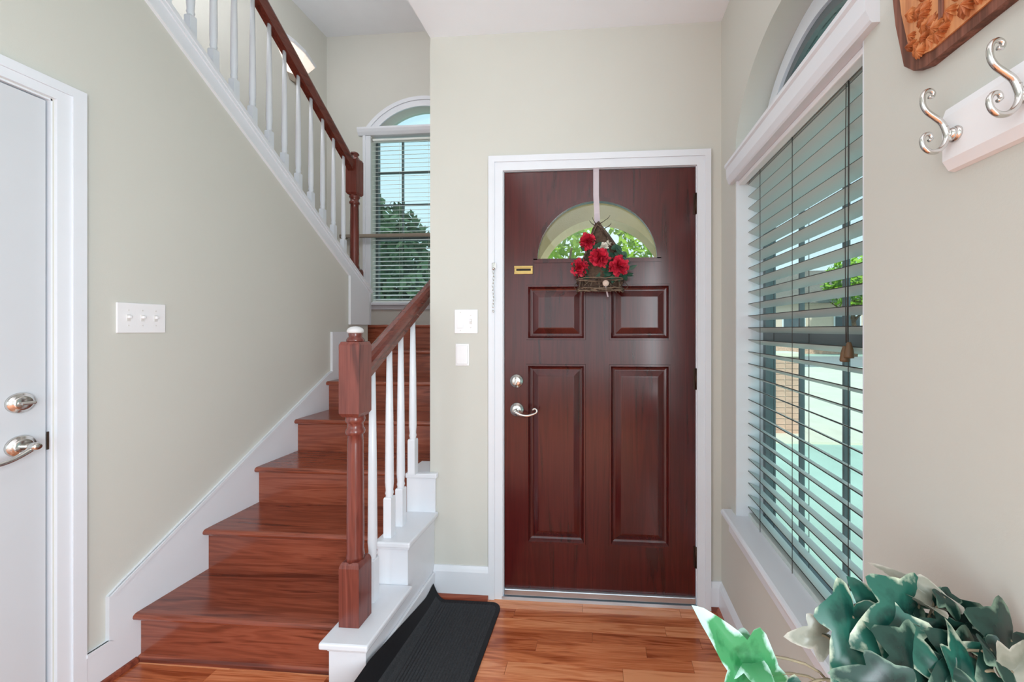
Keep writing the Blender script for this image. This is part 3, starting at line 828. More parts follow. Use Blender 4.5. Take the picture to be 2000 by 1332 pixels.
# arched fanlight
def ell(a, b, n=40):
    return [(YC + a * math.cos(math.pi * i / n), AZ + b * math.sin(math.pi * i / n)) for i in range(n + 1)]
E0, E1, E2 = ell(0.400, 0.348), ell(0.345, 0.290), ell(0.320, 0.262)
mb = MB()
for i in range(40):
    mb.prism([E0[i], E0[i + 1], E1[i + 1], E1[i]], 'x', GX - 0.03, GX + 0.02)
obj('arch_frame', mb, 'white', w1, (GX, YC, AZ))
mb = MB()
for i in range(40):
    mb.prism([E1[i], E1[i + 1], E2[i + 1], E2[i]], 'x', GX - 0.018, GX + 0.02)
obj('arch_sash', mb, 'frame', w1, (GX, YC, AZ))
obj('arch_pane', MB().prism(ell(0.32, 0.262), 'x', GX - 0.003, GX + 0.003), 'glass', w1, (GX, YC, AZ))
for a in (R(60), R(120)):
    p = [(YC + 0.02 * math.cos(a), AZ + 0.02 * math.sin(a)), (YC + 0.32 * math.cos(a), AZ + 0.262 * math.sin(a))]
    nx, nz = -math.sin(a) * 0.007, math.cos(a) * 0.007
    obj('muntin', MB().prism([(p[0][0] - nx, p[0][1] - nz), (p[1][0] - nx, p[1][1] - nz), (p[1][0] + nx, p[1][1] + nz), (p[0][0] + nx, p[0][1] + nz)], 'x', GX - 0.014, GX + 0.014), 'frame', w1, (GX, YC, AZ))
# painted reveal lining, header shelf, stool and apron
mb = MB().box(XR + 0.001, GX - 0.02, YF - 0.006, YF - 0.0005, WZ0, 1.93).box(XR + 0.001, GX - 0.02, YN + 0.0005, YN + 0.006, WZ0, 1.93)
struct('trim_11', mb, 'white', 'glossy white reveal boards beside the window blinds', 'window trim')
hp = [(0.70, 1.925), (0.560, 1.925), (0.556, 1.930), (0.548, 1.950), (0.546, 1.990), (0.540, 1.996), (0.540, 2.008), (0.70, 2.008)]
hd = struct('trim_12', MB().prism(hp, 'y', -1.035, -0.160), 'white', 'white cornice shelf above the blinds, below the arch', 'window header')
obj('bed_mould', MB().box(0.585, 0.612, YN + 0.007, YF - 0.007, 1.908, 1.9249, 0.003), 'plate', hd, (0.6, YC, 1.91))
sp_ = [(GX - 0.02, 0.506), (0.540, 0.506), (0.532, 0.512), (0.530, 0.520), (0.533, 0.528), (0.540, 0.532), (GX - 0.02, 0.532)]
sl = struct('trim_13', MB().prism(sp_, 'y', -1.045, -0.140), 'white', 'white window stool projecting under the right blinds', 'window sill')
obj('apron', MB().box(0.5592, XR - 0.0005, -1.02, -0.155, 0.445, 0.506, 0.003), 'white', sl, (0.567, YC, 0.47))

def blind(name, label, axis, a0, a1, d0, d1, z0, z1, pitch, tilt, cords, slat_mats, cordm):
    """slats run along axis between a0..a1; d0 is the room side depth coordinate, d1 the glass side"""
    along = (a0 + a1) / 2
    base = (along, (d0 + d1) / 2, z0) if axis == 'x' else ((d0 + d1) / 2, along, z0)
    t = thing(name, label, 'blinds', base)
    def P(a, d, z): return (a, d, z) if axis == 'x' else (d, a, z)
    half = (a1 - a0) / 2
    w = abs(d1 - d0); sg = 1 if d1 > d0 else -1
    th_ = 0.003
    ct_, sn_ = math.cos(tilt), math.sin(tilt)
    secs = []
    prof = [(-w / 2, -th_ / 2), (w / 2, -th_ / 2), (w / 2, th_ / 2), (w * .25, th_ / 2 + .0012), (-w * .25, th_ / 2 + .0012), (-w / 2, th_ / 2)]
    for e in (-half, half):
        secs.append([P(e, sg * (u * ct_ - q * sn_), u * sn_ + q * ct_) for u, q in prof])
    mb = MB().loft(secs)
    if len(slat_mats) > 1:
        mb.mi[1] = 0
        mb.mi[5] = 1                     # edge facing the room, its shade painted in dark grey
    n = int((z1 - z0) / pitch)
    proto = None
    for k in range(n):
        z = z0 + 0.03 + pitch * k
        loc = P(along, (d0 + d1) / 2, z)
        if proto is None: proto = obj('slat', mb, slat_mats, t, loc, True)
        else: share(proto, t, loc)
    ztop = z0 + 0.03 + pitch * (n - 1)
    dm = (d0 + d1) / 2
    def bx(a_0, a_1, e0, e1, c0_, c1_, bev):
        e0, e1 = min(e0, e1), max(e0, e1)
        return MB().box(a_0, a_1, e0, e1, c0_, c1_, bev) if axis == 'x' else MB().box(e0, e1, a_0, a_1, c0_, c1_, bev)
    obj('head_rail', bx(a0, a1, d0 + sg * .004, d1, ztop + 0.014, z1 + 0.003, 0.003), slat_mats[0], t, P(along, dm, z1))
    obj('bottom_rail', bx(a0, a1, d0 + sg * .002, d1 - sg * .002, z0 - 0.002, z0 + 0.014, 0.003), slat_mats[0], t, P(along, dm, z0))
    for c in cords:
        m_ = MB()
        for dd in (d0 - sg * .0015, d1 + sg * .0015):
            m_.tube([P(c, dd, z0), P(c, dd, z1)], 0.0011, 5)
        obj('ladder_cord', m_, cordm, t, P(c, dm, z0))
    return t
b1 = blind('window_blind', 'white slatted blind with open slats in the right window', 'y', YN + 0.010, YF - 0.008, 0.622, 0.670, 0.533, 1.9205, 0.0495, -R(23), (-0.33, -0.58, -0.86), ['slat', 'slat_edge_shade'], 'cord')
for dy in (-0.006, 0.006):
    obj('pull_cord', MB().tube([(0.612, -0.872 + dy, 1.905), (0.610, -0.872 + dy * 1.2, 1.6), (0.609, -0.872 + dy * .3, 1.275)], 0.0012, 6), 'cord', b1, (0.61, -0.872, 1.5))
for k, (dy, dz) in enumerate(((-0.010, 0.004), (0.006, -0.006))):
    obj('tassel', MB().lathe([(0.004, 0.018), (0.006, 0.012), (0.009, 0.0), (0.011, -0.016), (0.010, -0.020), (0.003, -0.021)], (0.609, -0.872 + dy, 1.255 + dz), 12), 'tassel', b1, (0.609, -0.872, 1.25))

# ---------------------------------------------------------------- stairwell window
w2 = thing('window_2', 'tall arched window in the stairwell behind the upper newel', 'window', (WBC, YB + 0.11, wb0), kind='structure')
GY = YB + 0.11
mb = MB().box(wx0, wx0 + 0.03, GY - 0.02, GY + 0.02, wb0, 3.5).box(wx1 - 0.03, wx1, GY - 0.02, GY + 0.02, wb0, 3.5).box(wx0, wx1, GY - 0.02, GY + 0.02, wb0, wb0 + 0.03).box(wx0, wx1, GY - 0.02, GY + 0.02, 3.44, 3.56)
obj('frame', mb, 'frame', w2, (WBC, GY, 2.5))
obj('meeting_rail', MB().box(wx0 + 0.03, wx1 - 0.03, GY - 0.028, GY + 0.015, 2.31, 2.36, 0.004), 'frame', w2, (WBC, GY, 2.33))
for a, b in ((wb0 + 0.03, 2.31), (2.36, 3.44)):
    obj('glass_pane', MB().box(wx0 + 0.03, wx1 - 0.03, GY - 0.003, GY + 0.003, a, b), 'glass', w2, (WBC, GY, (a + b) / 2))
for xx in (-2.235, -1.89, -1.62):
    obj('muntin', MB().box(xx - 0.009, xx + 0.009, GY - 0.012, GY + 0.012, 2.36, 3.44), 'frame', w2, (xx, GY, 2.9))
for zz in (2.72, 3.085):
    obj('muntin', MB().box(wx0 + 0.03, wx1 - 0.03, GY - 0.012, GY + 0.012, zz - 0.009, zz + 0.009), 'frame', w2, (WBC, GY, zz))
def seg_arc(r, z0, n=30):
    a = math.acos(min(1, (z0 - ZC) / r))
    return [(WBC - r * math.sin(a - 2 * a * i / n), ZC + r * math.cos(a - 2 * a * i / n)) for i in range(n + 1)]
obj('arch_pane', MB().prism([(p[0], p[1]) for p in seg_arc(0.69, 3.54)][::-1], 'y', GY - 0.003, GY + 0.003), 'glass', w2, (WBC, GY, 3.6))
so, si = seg_arc(0.805, 3.54), seg_arc(0.700, 3.54)
sm = seg_arc(0.765, 3.54)
ca = MB()
for i in range(30):
    ca.prism([so[i], so[i + 1], si[i + 1], si[i]], 'y', YB - 0.014, YB - 0.0005)
    ca.prism([so[i], so[i + 1], sm[i + 1], sm[i]], 'y', YB - 0.024, YB - 0.014)
cw = struct('trim_14', ca, 'white', 'white arched casing around the stairwell window', 'window casing')
mb = MB()
for xx, s_ in ((wx0, -1), (wx1, 1)):
    a, b = sorted((xx, xx + s_ * 0.085))
    mb.box(a, b, YB - 0.014, YB - 0.0005, 1.60, 3.46, 0.002)
    a, b = sorted((xx + s_ * 0.055, xx + s_ * 0.085))
    mb.box(a, b, YB - 0.022, YB - 0.014, 1.60, 3.46, 0.002)
obj('side_casing', mb, 'white', cw)
obj('header', MB().prism([(YB - 0.0005, 3.46), (YB - 0.022, 3.46), (YB - 0.04, 3.49), (YB - 0.05, 3.52), (YB - 0.05, 3.54), (YB + 0.10, 3.54), (YB + 0.10, 3.46)], 'x', wx0 + 0.001, wx1 - 0.001).prism([(YB - 0.0005, 3.46), (YB - 0.022, 3.46), (YB - 0.04, 3.49), (YB - 0.05, 3.52), (YB - 0.05, 3.54), (YB - 0.0005, 3.54)], 'x', wx0 - 0.135, wx0 + 0.001).prism([(YB - 0.0005, 3.46), (YB - 0.022, 3.46), (YB - 0.04, 3.49), (YB - 0.05, 3.52), (YB - 0.05, 3.54), (YB - 0.0005, 3.54)], 'x', wx1 - 0.001, wx1 + 0.135), 'white', cw)
obj('stool', MB().box(wx0 - 0.10, wx1 + 0.10, YB - 0.045, YB - 0.0005, 1.575, 1.60, 0.004).box(wx0 + 0.001, wx1 - 0.001, YB, GY - 0.02, 1.601, 1.612), 'white', cw)
obj('apron', MB().box(wx0 - 0.08, wx1 + 0.08, YB - 0.018, YB - 0.0005, 1.53, 1.575, 0.003), 'white', cw)
blind('window_blind', 'white slatted blind in the stairwell window', 'x', wx0 + 0.006, wx1 - 0.006, YB + 0.012, YB + 0.060, 1.614, 3.435, 0.0475, R(21), (-2.22, -1.89, -1.60), ['slat_white'], 'cord_w')
gb = thing('guard_bar', 'taupe horizontal guard bar across the stairwell window', 'guard bar', (WBC, YB - 0.05, 2.32))
obj('bar', MB().box(-2.86, -1.04, YB - 0.085, YB - 0.045, 2.315, 2.352, 0.006), 'sash_rail', gb, (WBC, YB - 0.06, 2.33))
for xx in (-2.80, -1.10):
    obj('bracket', MB().box(xx - 0.02, xx + 0.02, YB - 0.046, YB - 0.0005, 2.305, 2.345, 0.004), 'nickel', gb, (xx, YB, 2.32))

# ---------------------------------------------------------------- stairwell sconce
sy = 1.80
sc = thing('wall_sconce', 'lit white half-hexagon sconce on the stairwell side wall', 'wall lamp', (XS, sy, 3.84))
def hexring(w, d, z, g=0.0):
    return [(XS + 0.002, sy - w, z), (XS + d, sy - w * .25, z), (XS + d, sy + w * .25, z), (XS + 0.002, sy + w, z)]
secs = [hexring(0.08, 0.035, 3.84), hexring(0.16, 0.045, 3.96), hexring(0.285, 0.058, 4.12)]
obj('shade', MB().loft(secs), 'shade', sc, (XS, sy, 4))
obj('rim', MB().loft([hexring(0.30, 0.066, 4.125), hexring(0.31, 0.07, 4.15), hexring(0.305, 0.067, 4.16)]), 'white', sc, (XS, sy, 4.14))
obj('base_cup', MB().loft([hexring(0.05, 0.025, 3.78), hexring(0.085, 0.040, 3.8399)]), 'sash_rail', sc, (XS, sy, 3.8))

# ---------------------------------------------------------------- unseen globe lamps added to brighten hall and stairwell
def fill_globe_lamp(label, x, y, z, r, drop, lm):
    t_ = thing('fill_lamp', label, 'added fill lamp', (x, y, z))
    obj('canopy', MB().lathe([(0.06, z), (0.06, z - 0.015), (0.02, z - 0.025)], (x, y, 0), 24), 'white', t_, (x, y, z))
    obj('rod', MB().lathe([(0.006, z - 0.02), (0.006, z - drop + r)], (x, y, 0), 10), 'nickel', t_, (x, y, z))
    obj('globe', MB().lathe([(max(0.001, r * math.sin(math.pi * k / 16)), z - drop + r * math.cos(math.pi * k / 16)) for k in range(17)], (x, y, 0), 28), lm, t_, (x, y, z - drop))
fill_globe_lamp('unseen white globe lamp added above the viewer as fill light', -0.55, -1.0, HC, 0.11, 0.16, 'lamp')
fill_globe_lamp('unseen white globe lamp added high above the staircase as fill light', -2.30, 0.35, HS, 0.15, 0.45, 'fill_lamp_high')

# ---------------------------------------------------------------- door mat
mt = thing('door_mat', 'black ribbed rubber-backed mat curling against the stair curb', 'mat', (-0.63, -0.5, 0))
mx1, my0, my1 = -0.455, -1.25, -0.042
NX, NY = 260, 60
xl = CX1 + 0.0145
mb = MB(); v = []; f = []
Wd = mx1 - xl
def edge_h(y):
    u = (y - my1) / (-0.555 - my1)
    return max(0.035, 0.045 + 0.10 * min(1.0, u)) + (0.03 * math.exp(-((y - my1) / 0.05) ** 2))
border = 0.022
for j in range(NY + 1):
    yy = my0 + (my1 - my0) * j / NY
    h = edge_h(yy)
    for i in range(NX + 1):
        s_ = Wd * i / NX
        cr = 0.05
        xr_ = xl + s_
        z = 0.006
        if s_ < 0.06:
            q = 1 - s_ / 0.06
            z += h * q ** 2.2
        if border < s_ < Wd - 0.02 and yy < my1 - 0.03:
            z += 0.0055 * (0.5 + 0.5 * math.cos(2 * math.pi * s_ / 0.0135))
        # rounded far right corner
        if xr_ > mx1 - cr and yy > my1 - cr:
            dxr, dyr = xr_ - (mx1 - cr), yy - (my1 - cr)
            dd = math.hypot(dxr, dyr)
            mxx = max(dxr, dyr)
            if dd > 1e-6:
                k_ = mxx / dd
                xr_, yy2 = mx1 - cr + dxr * k_, my1 - cr + dyr * k_
            else: yy2 = yy
        else: yy2 = yy
        v.append((xr_, yy2, z))
for j in range(NY):
    for i in range(NX):
        f.append((j * (NX + 1) + i, j * (NX + 1) + i + 1, (j + 1) * (NX + 1) + i + 1, (j + 1) * (NX + 1) + i))
nb = int(NX * border / Wd)
mb.add(v, f, 0, True)
for k_, (j, i) in enumerate([(j, i) for j in range(NY) for i in range(NX)]):
    if i < nb or i > NX * (1 - 0.02 / Wd) or j > NY - 2: mb.mi[k_] = 1
# skirt thickness on the visible right and far edges
n0 = NX + 1
mb.add([v[j * n0 + NX] for j in range(NY + 1)] + [(v[j * n0 + NX][0], v[j * n0 + NX][1], 0) for j in range(NY + 1)], [(j, j + 1, NY + 2 + j, NY + 1 + j) for j in range(NY)], 1)
mb.add([v[NY * n0 + i] for i in range(n0)] + [(v[NY * n0 + i][0], v[NY * n0 + i][1], v[NY * n0 + i][2] - 0.006) for i in range(n0)], [(i, i + 1, n0 + 1 + i, n0 + i) for i in range(NX)], 1)
obj('ribbed_sheet', mb, ['mat', 'mat_edge'], mt, (-0.63, -0.5, 0))

# ---------------------------------------------------------------- hanging flower basket on the door
hg = thing('ribbon_hanger', 'pale satin ribbon strap over the top of the front door', 'ribbon', (-0.004, -0.004, 1.83))
rb = [( -0.010, 0.02, 2.076), (-0.010, -0.0012, 2.0765), (-0.010, -0.0035, 2.06), (-0.010, -0.0035, 1.95), (-0.006, -0.010, 1.86), (-0.004, -0.030, 1.80)]
mb = MB()
secs = []
for i, p in enumerate(rb):
    w = 0.0135
    secs.append([(p[0] - w, p[1], p[2]), (p[0] + w, p[1], p[2]), (p[0] + w, p[1] - 0.0015, p[2] + (0.0015 if i < 2 else 0)), (p[0] - w, p[1] - 0.0015, p[2] + (0.0015 if i < 2 else 0))])
obj('strap', MB().loft(secs), 'ribbon', hg, (-0.004, -0.004, 1.9))
bk = thing('flower_basket', 'twig wall basket of red flowers hanging on the front door', 'flower basket', (0.01, -0.01, 1.48))
BC = (0.012, -0.01)
# cone shaped hessian and vine back
secs = []
for z, w, d in ((1.49, 0.098, 0.085), (1.56, 0.108, 0.080), (1.64, 0.098, 0.066), (1.70, 0.070, 0.050), (1.76, 0.040, 0.034), (1.81, 0.014, 0.02)):
    cx_ = BC[0] + (0.012 if 1.6 < z < 1.75 else 0) - (0.014 if z > 1.78 else 0)
    secs.append([(cx_ + w * math.cos(a), BC[1] - d * max(0, math.sin(a)) - 0.002, z) for a in [math.pi * k / 12 for k in range(13)]])
obj('hood', MB().loft(secs, smooth=True), 'burlap', bk, (0.01, -0.03, 1.6))
def vine(pts, r, jit, n=26):
    pts = [Vector(p) for p in pts]; out = []
    for i in range(n + 1):
        u = i / n * (len(pts) - 1); k = min(int(u), len(pts) - 2); q = u - k
        p0 = pts[max(k - 1, 0)]; p1 = pts[k]; p2 = pts[k + 1]; p3 = pts[min(k + 2, len(pts) - 1)]
        p = 0.5 * ((2 * p1) + (-p0 + p2) * q + (2 * p0 - 5 * p1 + 4 * p2 - p3) * q * q + (-p0 + 3 * p1 - 3 * p2 + p3) * q ** 3)
        out.append(p + Vector([rnd.uniform(-jit, jit) for _ in range(3)]))
    return out
for k in range(17):
    e = rnd.uniform(-.008, .008)
    o = obj('vine', MB().tube(vine([(-0.075 + e, -0.065 + e, 1.50), (-0.072 + e, -0.072, 1.60), (-0.045, -0.062 + e, 1.70 + e), (-0.008 + e, -0.045, 1.80 + e), (0.020, -0.05 + e, 1.775), (0.075 + e, -0.064, 1.69), (0.118 + e, -0.064 + e, 1.60), (0.098 + e, -0.07, 1.50)], 0, 0.0045), 0.0024, 5), 'twig' if k % 3 else 'twig_pale', bk, (0.01, -0.05, 1.6))
for k in range(10):
    z = 1.482 + 0.004 * (k % 5) + (0.042 if k >= 6 else 0)
    o = obj('rim_twig', MB().tube(vine([(-0.098, -0.028, z + rnd.uniform(-.01, .01)), (-0.085, -0.100, z), (0.01, -0.112, z + rnd.uniform(-.012, .012)), (0.105, -0.098, z), (0.114, -0.03, z)], 0, 0.0028, 18), 0.0025, 5), 'twig_pale' if k % 2 else 'twig', bk, (0.01, -0.07, 1.49))
for k in range(16):
    u = k / 15; xx = -0.09 + 0.2 * u
    dz = rnd.uniform(-0.03, 0.03)
    obj('rim_twig', MB().tube(vine([(xx, -0.108 + 0.03 * abs(2 * u - 1), 1.478), (xx + dz, -0.112 + 0.03 * abs(2 * u - 1), 1.505), (xx - dz * .5, -0.105 + 0.03 * abs(2 * u - 1), 1.54)], 0, 0.002, 8), 0.0018, 5), 'twig_pale' if k % 3 else 'twig', bk, (xx, -0.09, 1.5))
for pth in ([(0.0, -0.05, 1.80), (0.02, -0.055, 1.806), (0.045, -0.055, 1.822), (0.056, -0.056, 1.838)], [(-0.01, -0.05, 1.80), (-0.022, -0.055, 1.815), (-0.026, -0.055, 1.83)], [(-0.012, -0.05, 1.79), (-0.03, -0.06, 1.80), (-0.04, -0.06, 1.815)], [(0.03, -0.06, 1.775), (0.055, -0.06, 1.79), (0.06, -0.06, 1.80)]):
    obj('stray_twig', MB().tube(vine(pth, 0, 0.001, 8), [0.0024 - 0.0002 * i for i in range(9)], 5), 'twig', bk, pth[0])
obj('button', MB().lathe([(0.014, 0), (0.0145, -0.003), (0.013, -0.005), (0.001, -0.006)], (0.035, -0.113, 1.515), 18, 'y'), 'button', bk, (0.035, -0.113, 1.515))
obj('ribbon_tail', MB().loft([[(0.030 + 0.004 * i, -0.112 + 0.012 * i, 1.505 - 0.016 * i), (0.037 + 0.004 * i, -0.112 + 0.012 * i, 1.505 - 0.016 * i), (0.037 + 0.004 * i, -0.1135 + 0.012 * i, 1.505 - 0.016 * i), (0.030 + 0.004 * i, -0.1135 + 0.012 * i, 1.505 - 0.016 * i)] for i in range(4)]), 'ribbon', bk, (0.03, -0.11, 1.5))
def petal_geom(mb, c, axis, roll, ln, w, cup, mi=0):
    ax = Vector(axis).normalized()
    s_ = ax.orthogonal().normalized()
    s_ = Matrix.Rotation(roll, 3, ax) @ s_
    n_ = ax.cross(s_)
    vs_ = []
    for i, (u, ww) in enumerate(((0, .25), (.35, .8), (.7, 1.0), (1.0, .55))):
        for q in (-1, 0, 1):
            vs_.append(Vector(c) + ax * ln * u + s_ * w * ww * q * .5 + n_ * (cup * u * u * ln + (0.12 * w * abs(q))))
    fs = [(i * 3 + j, i * 3 + j + 1, i * 3 + j + 4, i * 3 + j + 3) for i in range(3) for j in range(2)]
    mb.add(vs_, fs, mi, True)
def flower(c, r, n=54, m='petal'):
    mb = MB()
    for i in range(n):
        ph = math.acos(1 - 1.25 * (i + .5) / n); th = i * 2.39996
        d = Vector((math.sin(ph) * math.cos(th), -math.cos(ph), math.sin(ph) * math.sin(th)))
        petal_geom(mb, c, d + Vector([rnd.uniform(-.15, .15) for _ in range(3)]), rnd.uniform(0, 6.28), r * rnd.uniform(.8, 1.1), r * .55, rnd.uniform(-.3, .3))
    return obj('flower', mb, m, bk, c)
for c, r in (((-0.048, -0.085, 1.712), 0.042), ((0.008, -0.118, 1.630), 0.048), ((-0.083, -0.098, 1.588), 0.042), ((0.092, -0.108, 1.592), 0.048)):
    flower(c, r)
flower((0.022, -0.092, 1.682), 0.026, 22, 'petal_w')
flower((0.045, -0.088, 1.700), 0.016, 12, 'petal_w')
def simple_leaf(c, d, ln, w, roll):
    mb = MB(); ax = Vector(d).normalized(); s_ = ax.cross(Vector((0, -1, 0.2))).normalized(); s_ = Matrix.Rotation(roll, 3, ax) @ s_; n_ = ax.cross(s_)
    vs_ = []
    for i in range(7):
        u = i / 6; ww = math.sin(math.pi * u ** .8) * w * .5 + .0005
        for q in (-1, 0, 1):
            vs_.append(Vector(c) + ax * ln * u + s_ * ww * q + n_ * (-0.25 * ln * u * u + .2 * w * abs(q) * math.sin(math.pi * u)))
    mb.add(vs_, [(i * 3 + j, i * 3 + j + 1, i * 3 + j + 4, i * 3 + j + 3) for i in range(6) for j in range(2)], 0, True)
    return obj('leaf', mb, 'leaf_d', bk, c)
for k in range(64):
    bx_, bz_ = rnd.choice([(-0.05, 1.66), (-0.09, 1.60), (-0.09, 1.555), (0.07, 1.56), (0.02, 1.57), (0.10, 1.65), (-0.02, 1.67), (0.12, 1.57), (0.06, 1.66), (-0.045, 1.56)])
    a = rnd.uniform(0, 6.28)
    c = (bx_ + rnd.uniform(-.015, .015), -0.075 + rnd.uniform(-.02, .012), bz_ + rnd.uniform(-.015, .015))
    simple_leaf(c, (math.cos(a), rnd.uniform(-.6, .1), math.sin(a) - .2), rnd.uniform(.035, .055), rnd.uniform(.018, .028), rnd.uniform(-.5, .5))

# ---------------------------------------------------------------- coat rack
cr_ = thing('coat_rack', 'white wall rack board with scrolled nickel hooks', 'coat rack', (XR, -1.4, 1.61))
bpf = [(XR - 0.0005, 1.556), (XR - 0.010, 1.558), (XR - 0.019, 1.572), (XR - 0.019, 1.640), (XR - 0.014, 1.654), (XR - 0.0005, 1.656)]
obj('board', MB().prism([(a, b) for a, b in bpf], 'y', -1.72, -1.200), 'plate', cr_, (XR, -1.45, 1.6))
def hook(y):
    bx_ = XR - 0.019
    h = obj('hook', MB().lathe([(0.0115, 0), (0.012, -0.002), (0.0105, -0.004), (0.0085, -0.005), (0.0095, -0.007), (0.0085, -0.009), (0.006, -0.012)], (bx_, y, 1.6050), 20, 'x'), 'nickel', cr_, (bx_, y, 1.6050))
    X0 = bx_ - 0.014
    up = [(X0 + 0.004, 1.5940), (X0, 1.6080), (X0 - 0.006, 1.6220), (X0 - 0.016, 1.6310), (X0 - 0.027, 1.6400), (X0 - 0.033, 1.6500), (X0 - 0.034, 1.6620), (X0 - 0.031, 1.6700), (X0 - 0.024, 1.6730), (X0 - 0.0185, 1.6690), (X0 - 0.020, 1.6630), (X0 - 0.025, 1.6630)]
    lo = [(X0 - 0.002, 1.6160), (X0 + 0.001, 1.6020), (X0 - 0.003, 1.589), (X0 - 0.012, 1.580), (X0 - 0.023, 1.579), (X0 - 0.032, 1.586), (X0 - 0.035, 1.5970), (X0 - 0.031, 1.6050), (X0 - 0.024, 1.6060), (X0 - 0.021, 1.6000), (X0 - 0.025, 1.5960)]
    for nm, pp in (('upper_prong', up), ('lower_prong', lo)):
        path = vine([(a, y, b) for a, b in pp], 0, 0, 48)
        obj(nm, MB().tube(path, [0.0046 - 0.0020 * (i / 48) for i in range(49)], 10, flat=1.0), 'nickel', h, (X0, y, 1.6100))
    obj('stem', MB().tube([(bx_ - 0.012, y, 1.6050), (X0 + 0.001, y, 1.6050)], 0.0065, 12), 'nickel', h, (bx_, y, 1.6050))
hook(-1.224); hook(-1.327)

# ---------------------------------------------------------------- carved wooden plaque
pq = thing('carved_plaque', 'carved wooden plaque with leaf relief above the coat rack', 'plaque', (XR, -1.3, 1.95))
oc = [(-1.098, 1.868), (-1.118, 1.780), (-1.140, 1.757), (-1.165, 1.748), (-1.60, 1.748), (-1.66, 1.80), (-1.66, 2.10), (-1.60, 2.16), (-1.165, 2.16), (-1.10, 2.10), (-1.090, 1.93)]
obj('panel', MB().prism(oc, 'x', XR - 0.016, XR - 0.0005), 'plaque_edge', pq, (XR, -1.4, 1.95))
ic = [(-1.4 + (a + 1.4) * 0.94, 1.955 + (b - 1.955) * 0.92) for a, b in oc]
obj('field', MB().prism(ic, 'x', XR - 0.019, XR - 0.0161), 'plaque', pq, (XR, -1.4, 1.95))
def carved_leaf(y, z, s_, a):
    pts = []
    for i in range(24):
        t_ = 2 * math.pi * i / 24
        r_ = s_ * (1.0 if i % 2 == 0 else 0.55) * (0.75 + 0.25 * math.cos(t_ - a))
        pts.append((y + r_ * math.cos(t_), z + r_ * math.sin(t_)))
    mb = MB()
    x0_, x1_ = XR - 0.019, XR - 0.024 - rnd.uniform(0, 0.005)
    n = len(pts)
    vv = [(x0_, p[0], p[1]) for p in pts] + [(x1_ + 0.003, y + (p[0] - y) * .8, z + (p[1] - z) * .8) for p in pts] + [(x1_ - 0.003, y, z)]
    ff = [(i, (i + 1) % n, (i + 1) % n + n, i + n) for i in range(n)] + [(i + n, (i + 1) % n + n, 2 * n) for i in range(n)]
    mb.add(vv, ff)
    return obj('carved_leaf', mb, 'carve', pq, (x0_, y, z))
for k in range(70):
    u = k / 69
    if k < 26: y_, z_ = -1.136 - rnd.uniform(0, .045), 1.792 + 0.17 * k / 26
    else: y_, z_ = -1.152 - 0.40 * (k - 26) / 43, 1.776 + rnd.uniform(0, .045)
    carved_leaf(y_, z_, rnd.uniform(.010, .019), rnd.uniform(0, 6.28))
for k in range(5):
    yy = -1.20 - 0.05 * k
    obj('carved_trunk', MB().box(XR - 0.0225, XR - 0.019, yy - 0.004, yy + 0.004, 1.80, 1.86 + 0.02 * (k % 2), 0.001), 'plaque_edge', pq, (XR, yy, 1.83))

# ---------------------------------------------------------------- potted ivy
PC = Vector((0.40, -1.335, 0.0))
psd = thing('plant_stand', 'slim dark wooden stand holding the ivy pot by the window', 'plant stand', (PC.x, PC.y, 0))
obj('top', MB().lathe([(0.13, 0.60), (0.135, 0.606), (0.135, 0.62), (0.13, 0.625)], (PC.x, PC.y, 0), 32), 'stand', psd, (PC.x, PC.y, 0.6))
for k in range(3):
    a = k * 2.0944 + 0.5
    obj('leg', MB().tube([(PC.x + 0.09 * math.cos(a), PC.y + 0.09 * math.sin(a), 0.602), (PC.x + 0.075 * math.cos(a), PC.y + 0.075 * math.sin(a), 0.3), (PC.x + 0.125 * math.cos(a), PC.y + 0.125 * math.sin(a), 0.0)], [0.014, 0.012, 0.011], 10), 'stand', psd, (PC.x, PC.y, 0.3))
iv = thing('potted_ivy', 'variegated green and cream ivy plant in the lower right corner', 'potted plant', (PC.x, PC.y, 0.6255))
obj('pot', MB().lathe([(0.065, 0.6255), (0.085, 0.735), (0.092, 0.737), (0.092, 0.762), (0.082, 0.762), (0.078, 0.745), (0.001, 0.744)], (PC.x, PC.y, 0), 32), 'pot', iv, (PC.x, PC.y, 0.7))
obj('soil', MB().lathe([(0.001, 0.743), (0.078, 0.7455), (0.079, 0.748), (0.05, 0.753), (0.001, 0.756)], (PC.x, PC.y, 0), 24), 'soil', iv, (PC.x, PC.y, 0.75))
LOBES = [(0, 1.0), (24, .66), (38, .50), (62, .74), (82, .52), (98, .44), (128, .54), (150, .44), (170, .26), (180, .16)]
def rad_at(deg):
    d = abs(((deg + 180) % 360) - 180)
    for (a, ra), (b, rb_) in zip(LOBES, LOBES[1:]):
        if a <= d <= b:
            u = (d - a) / (b - a); u = u * u * (3 - 2 * u) * .5 + u * .5
            return ra + (rb_ - ra) * u
    return .2
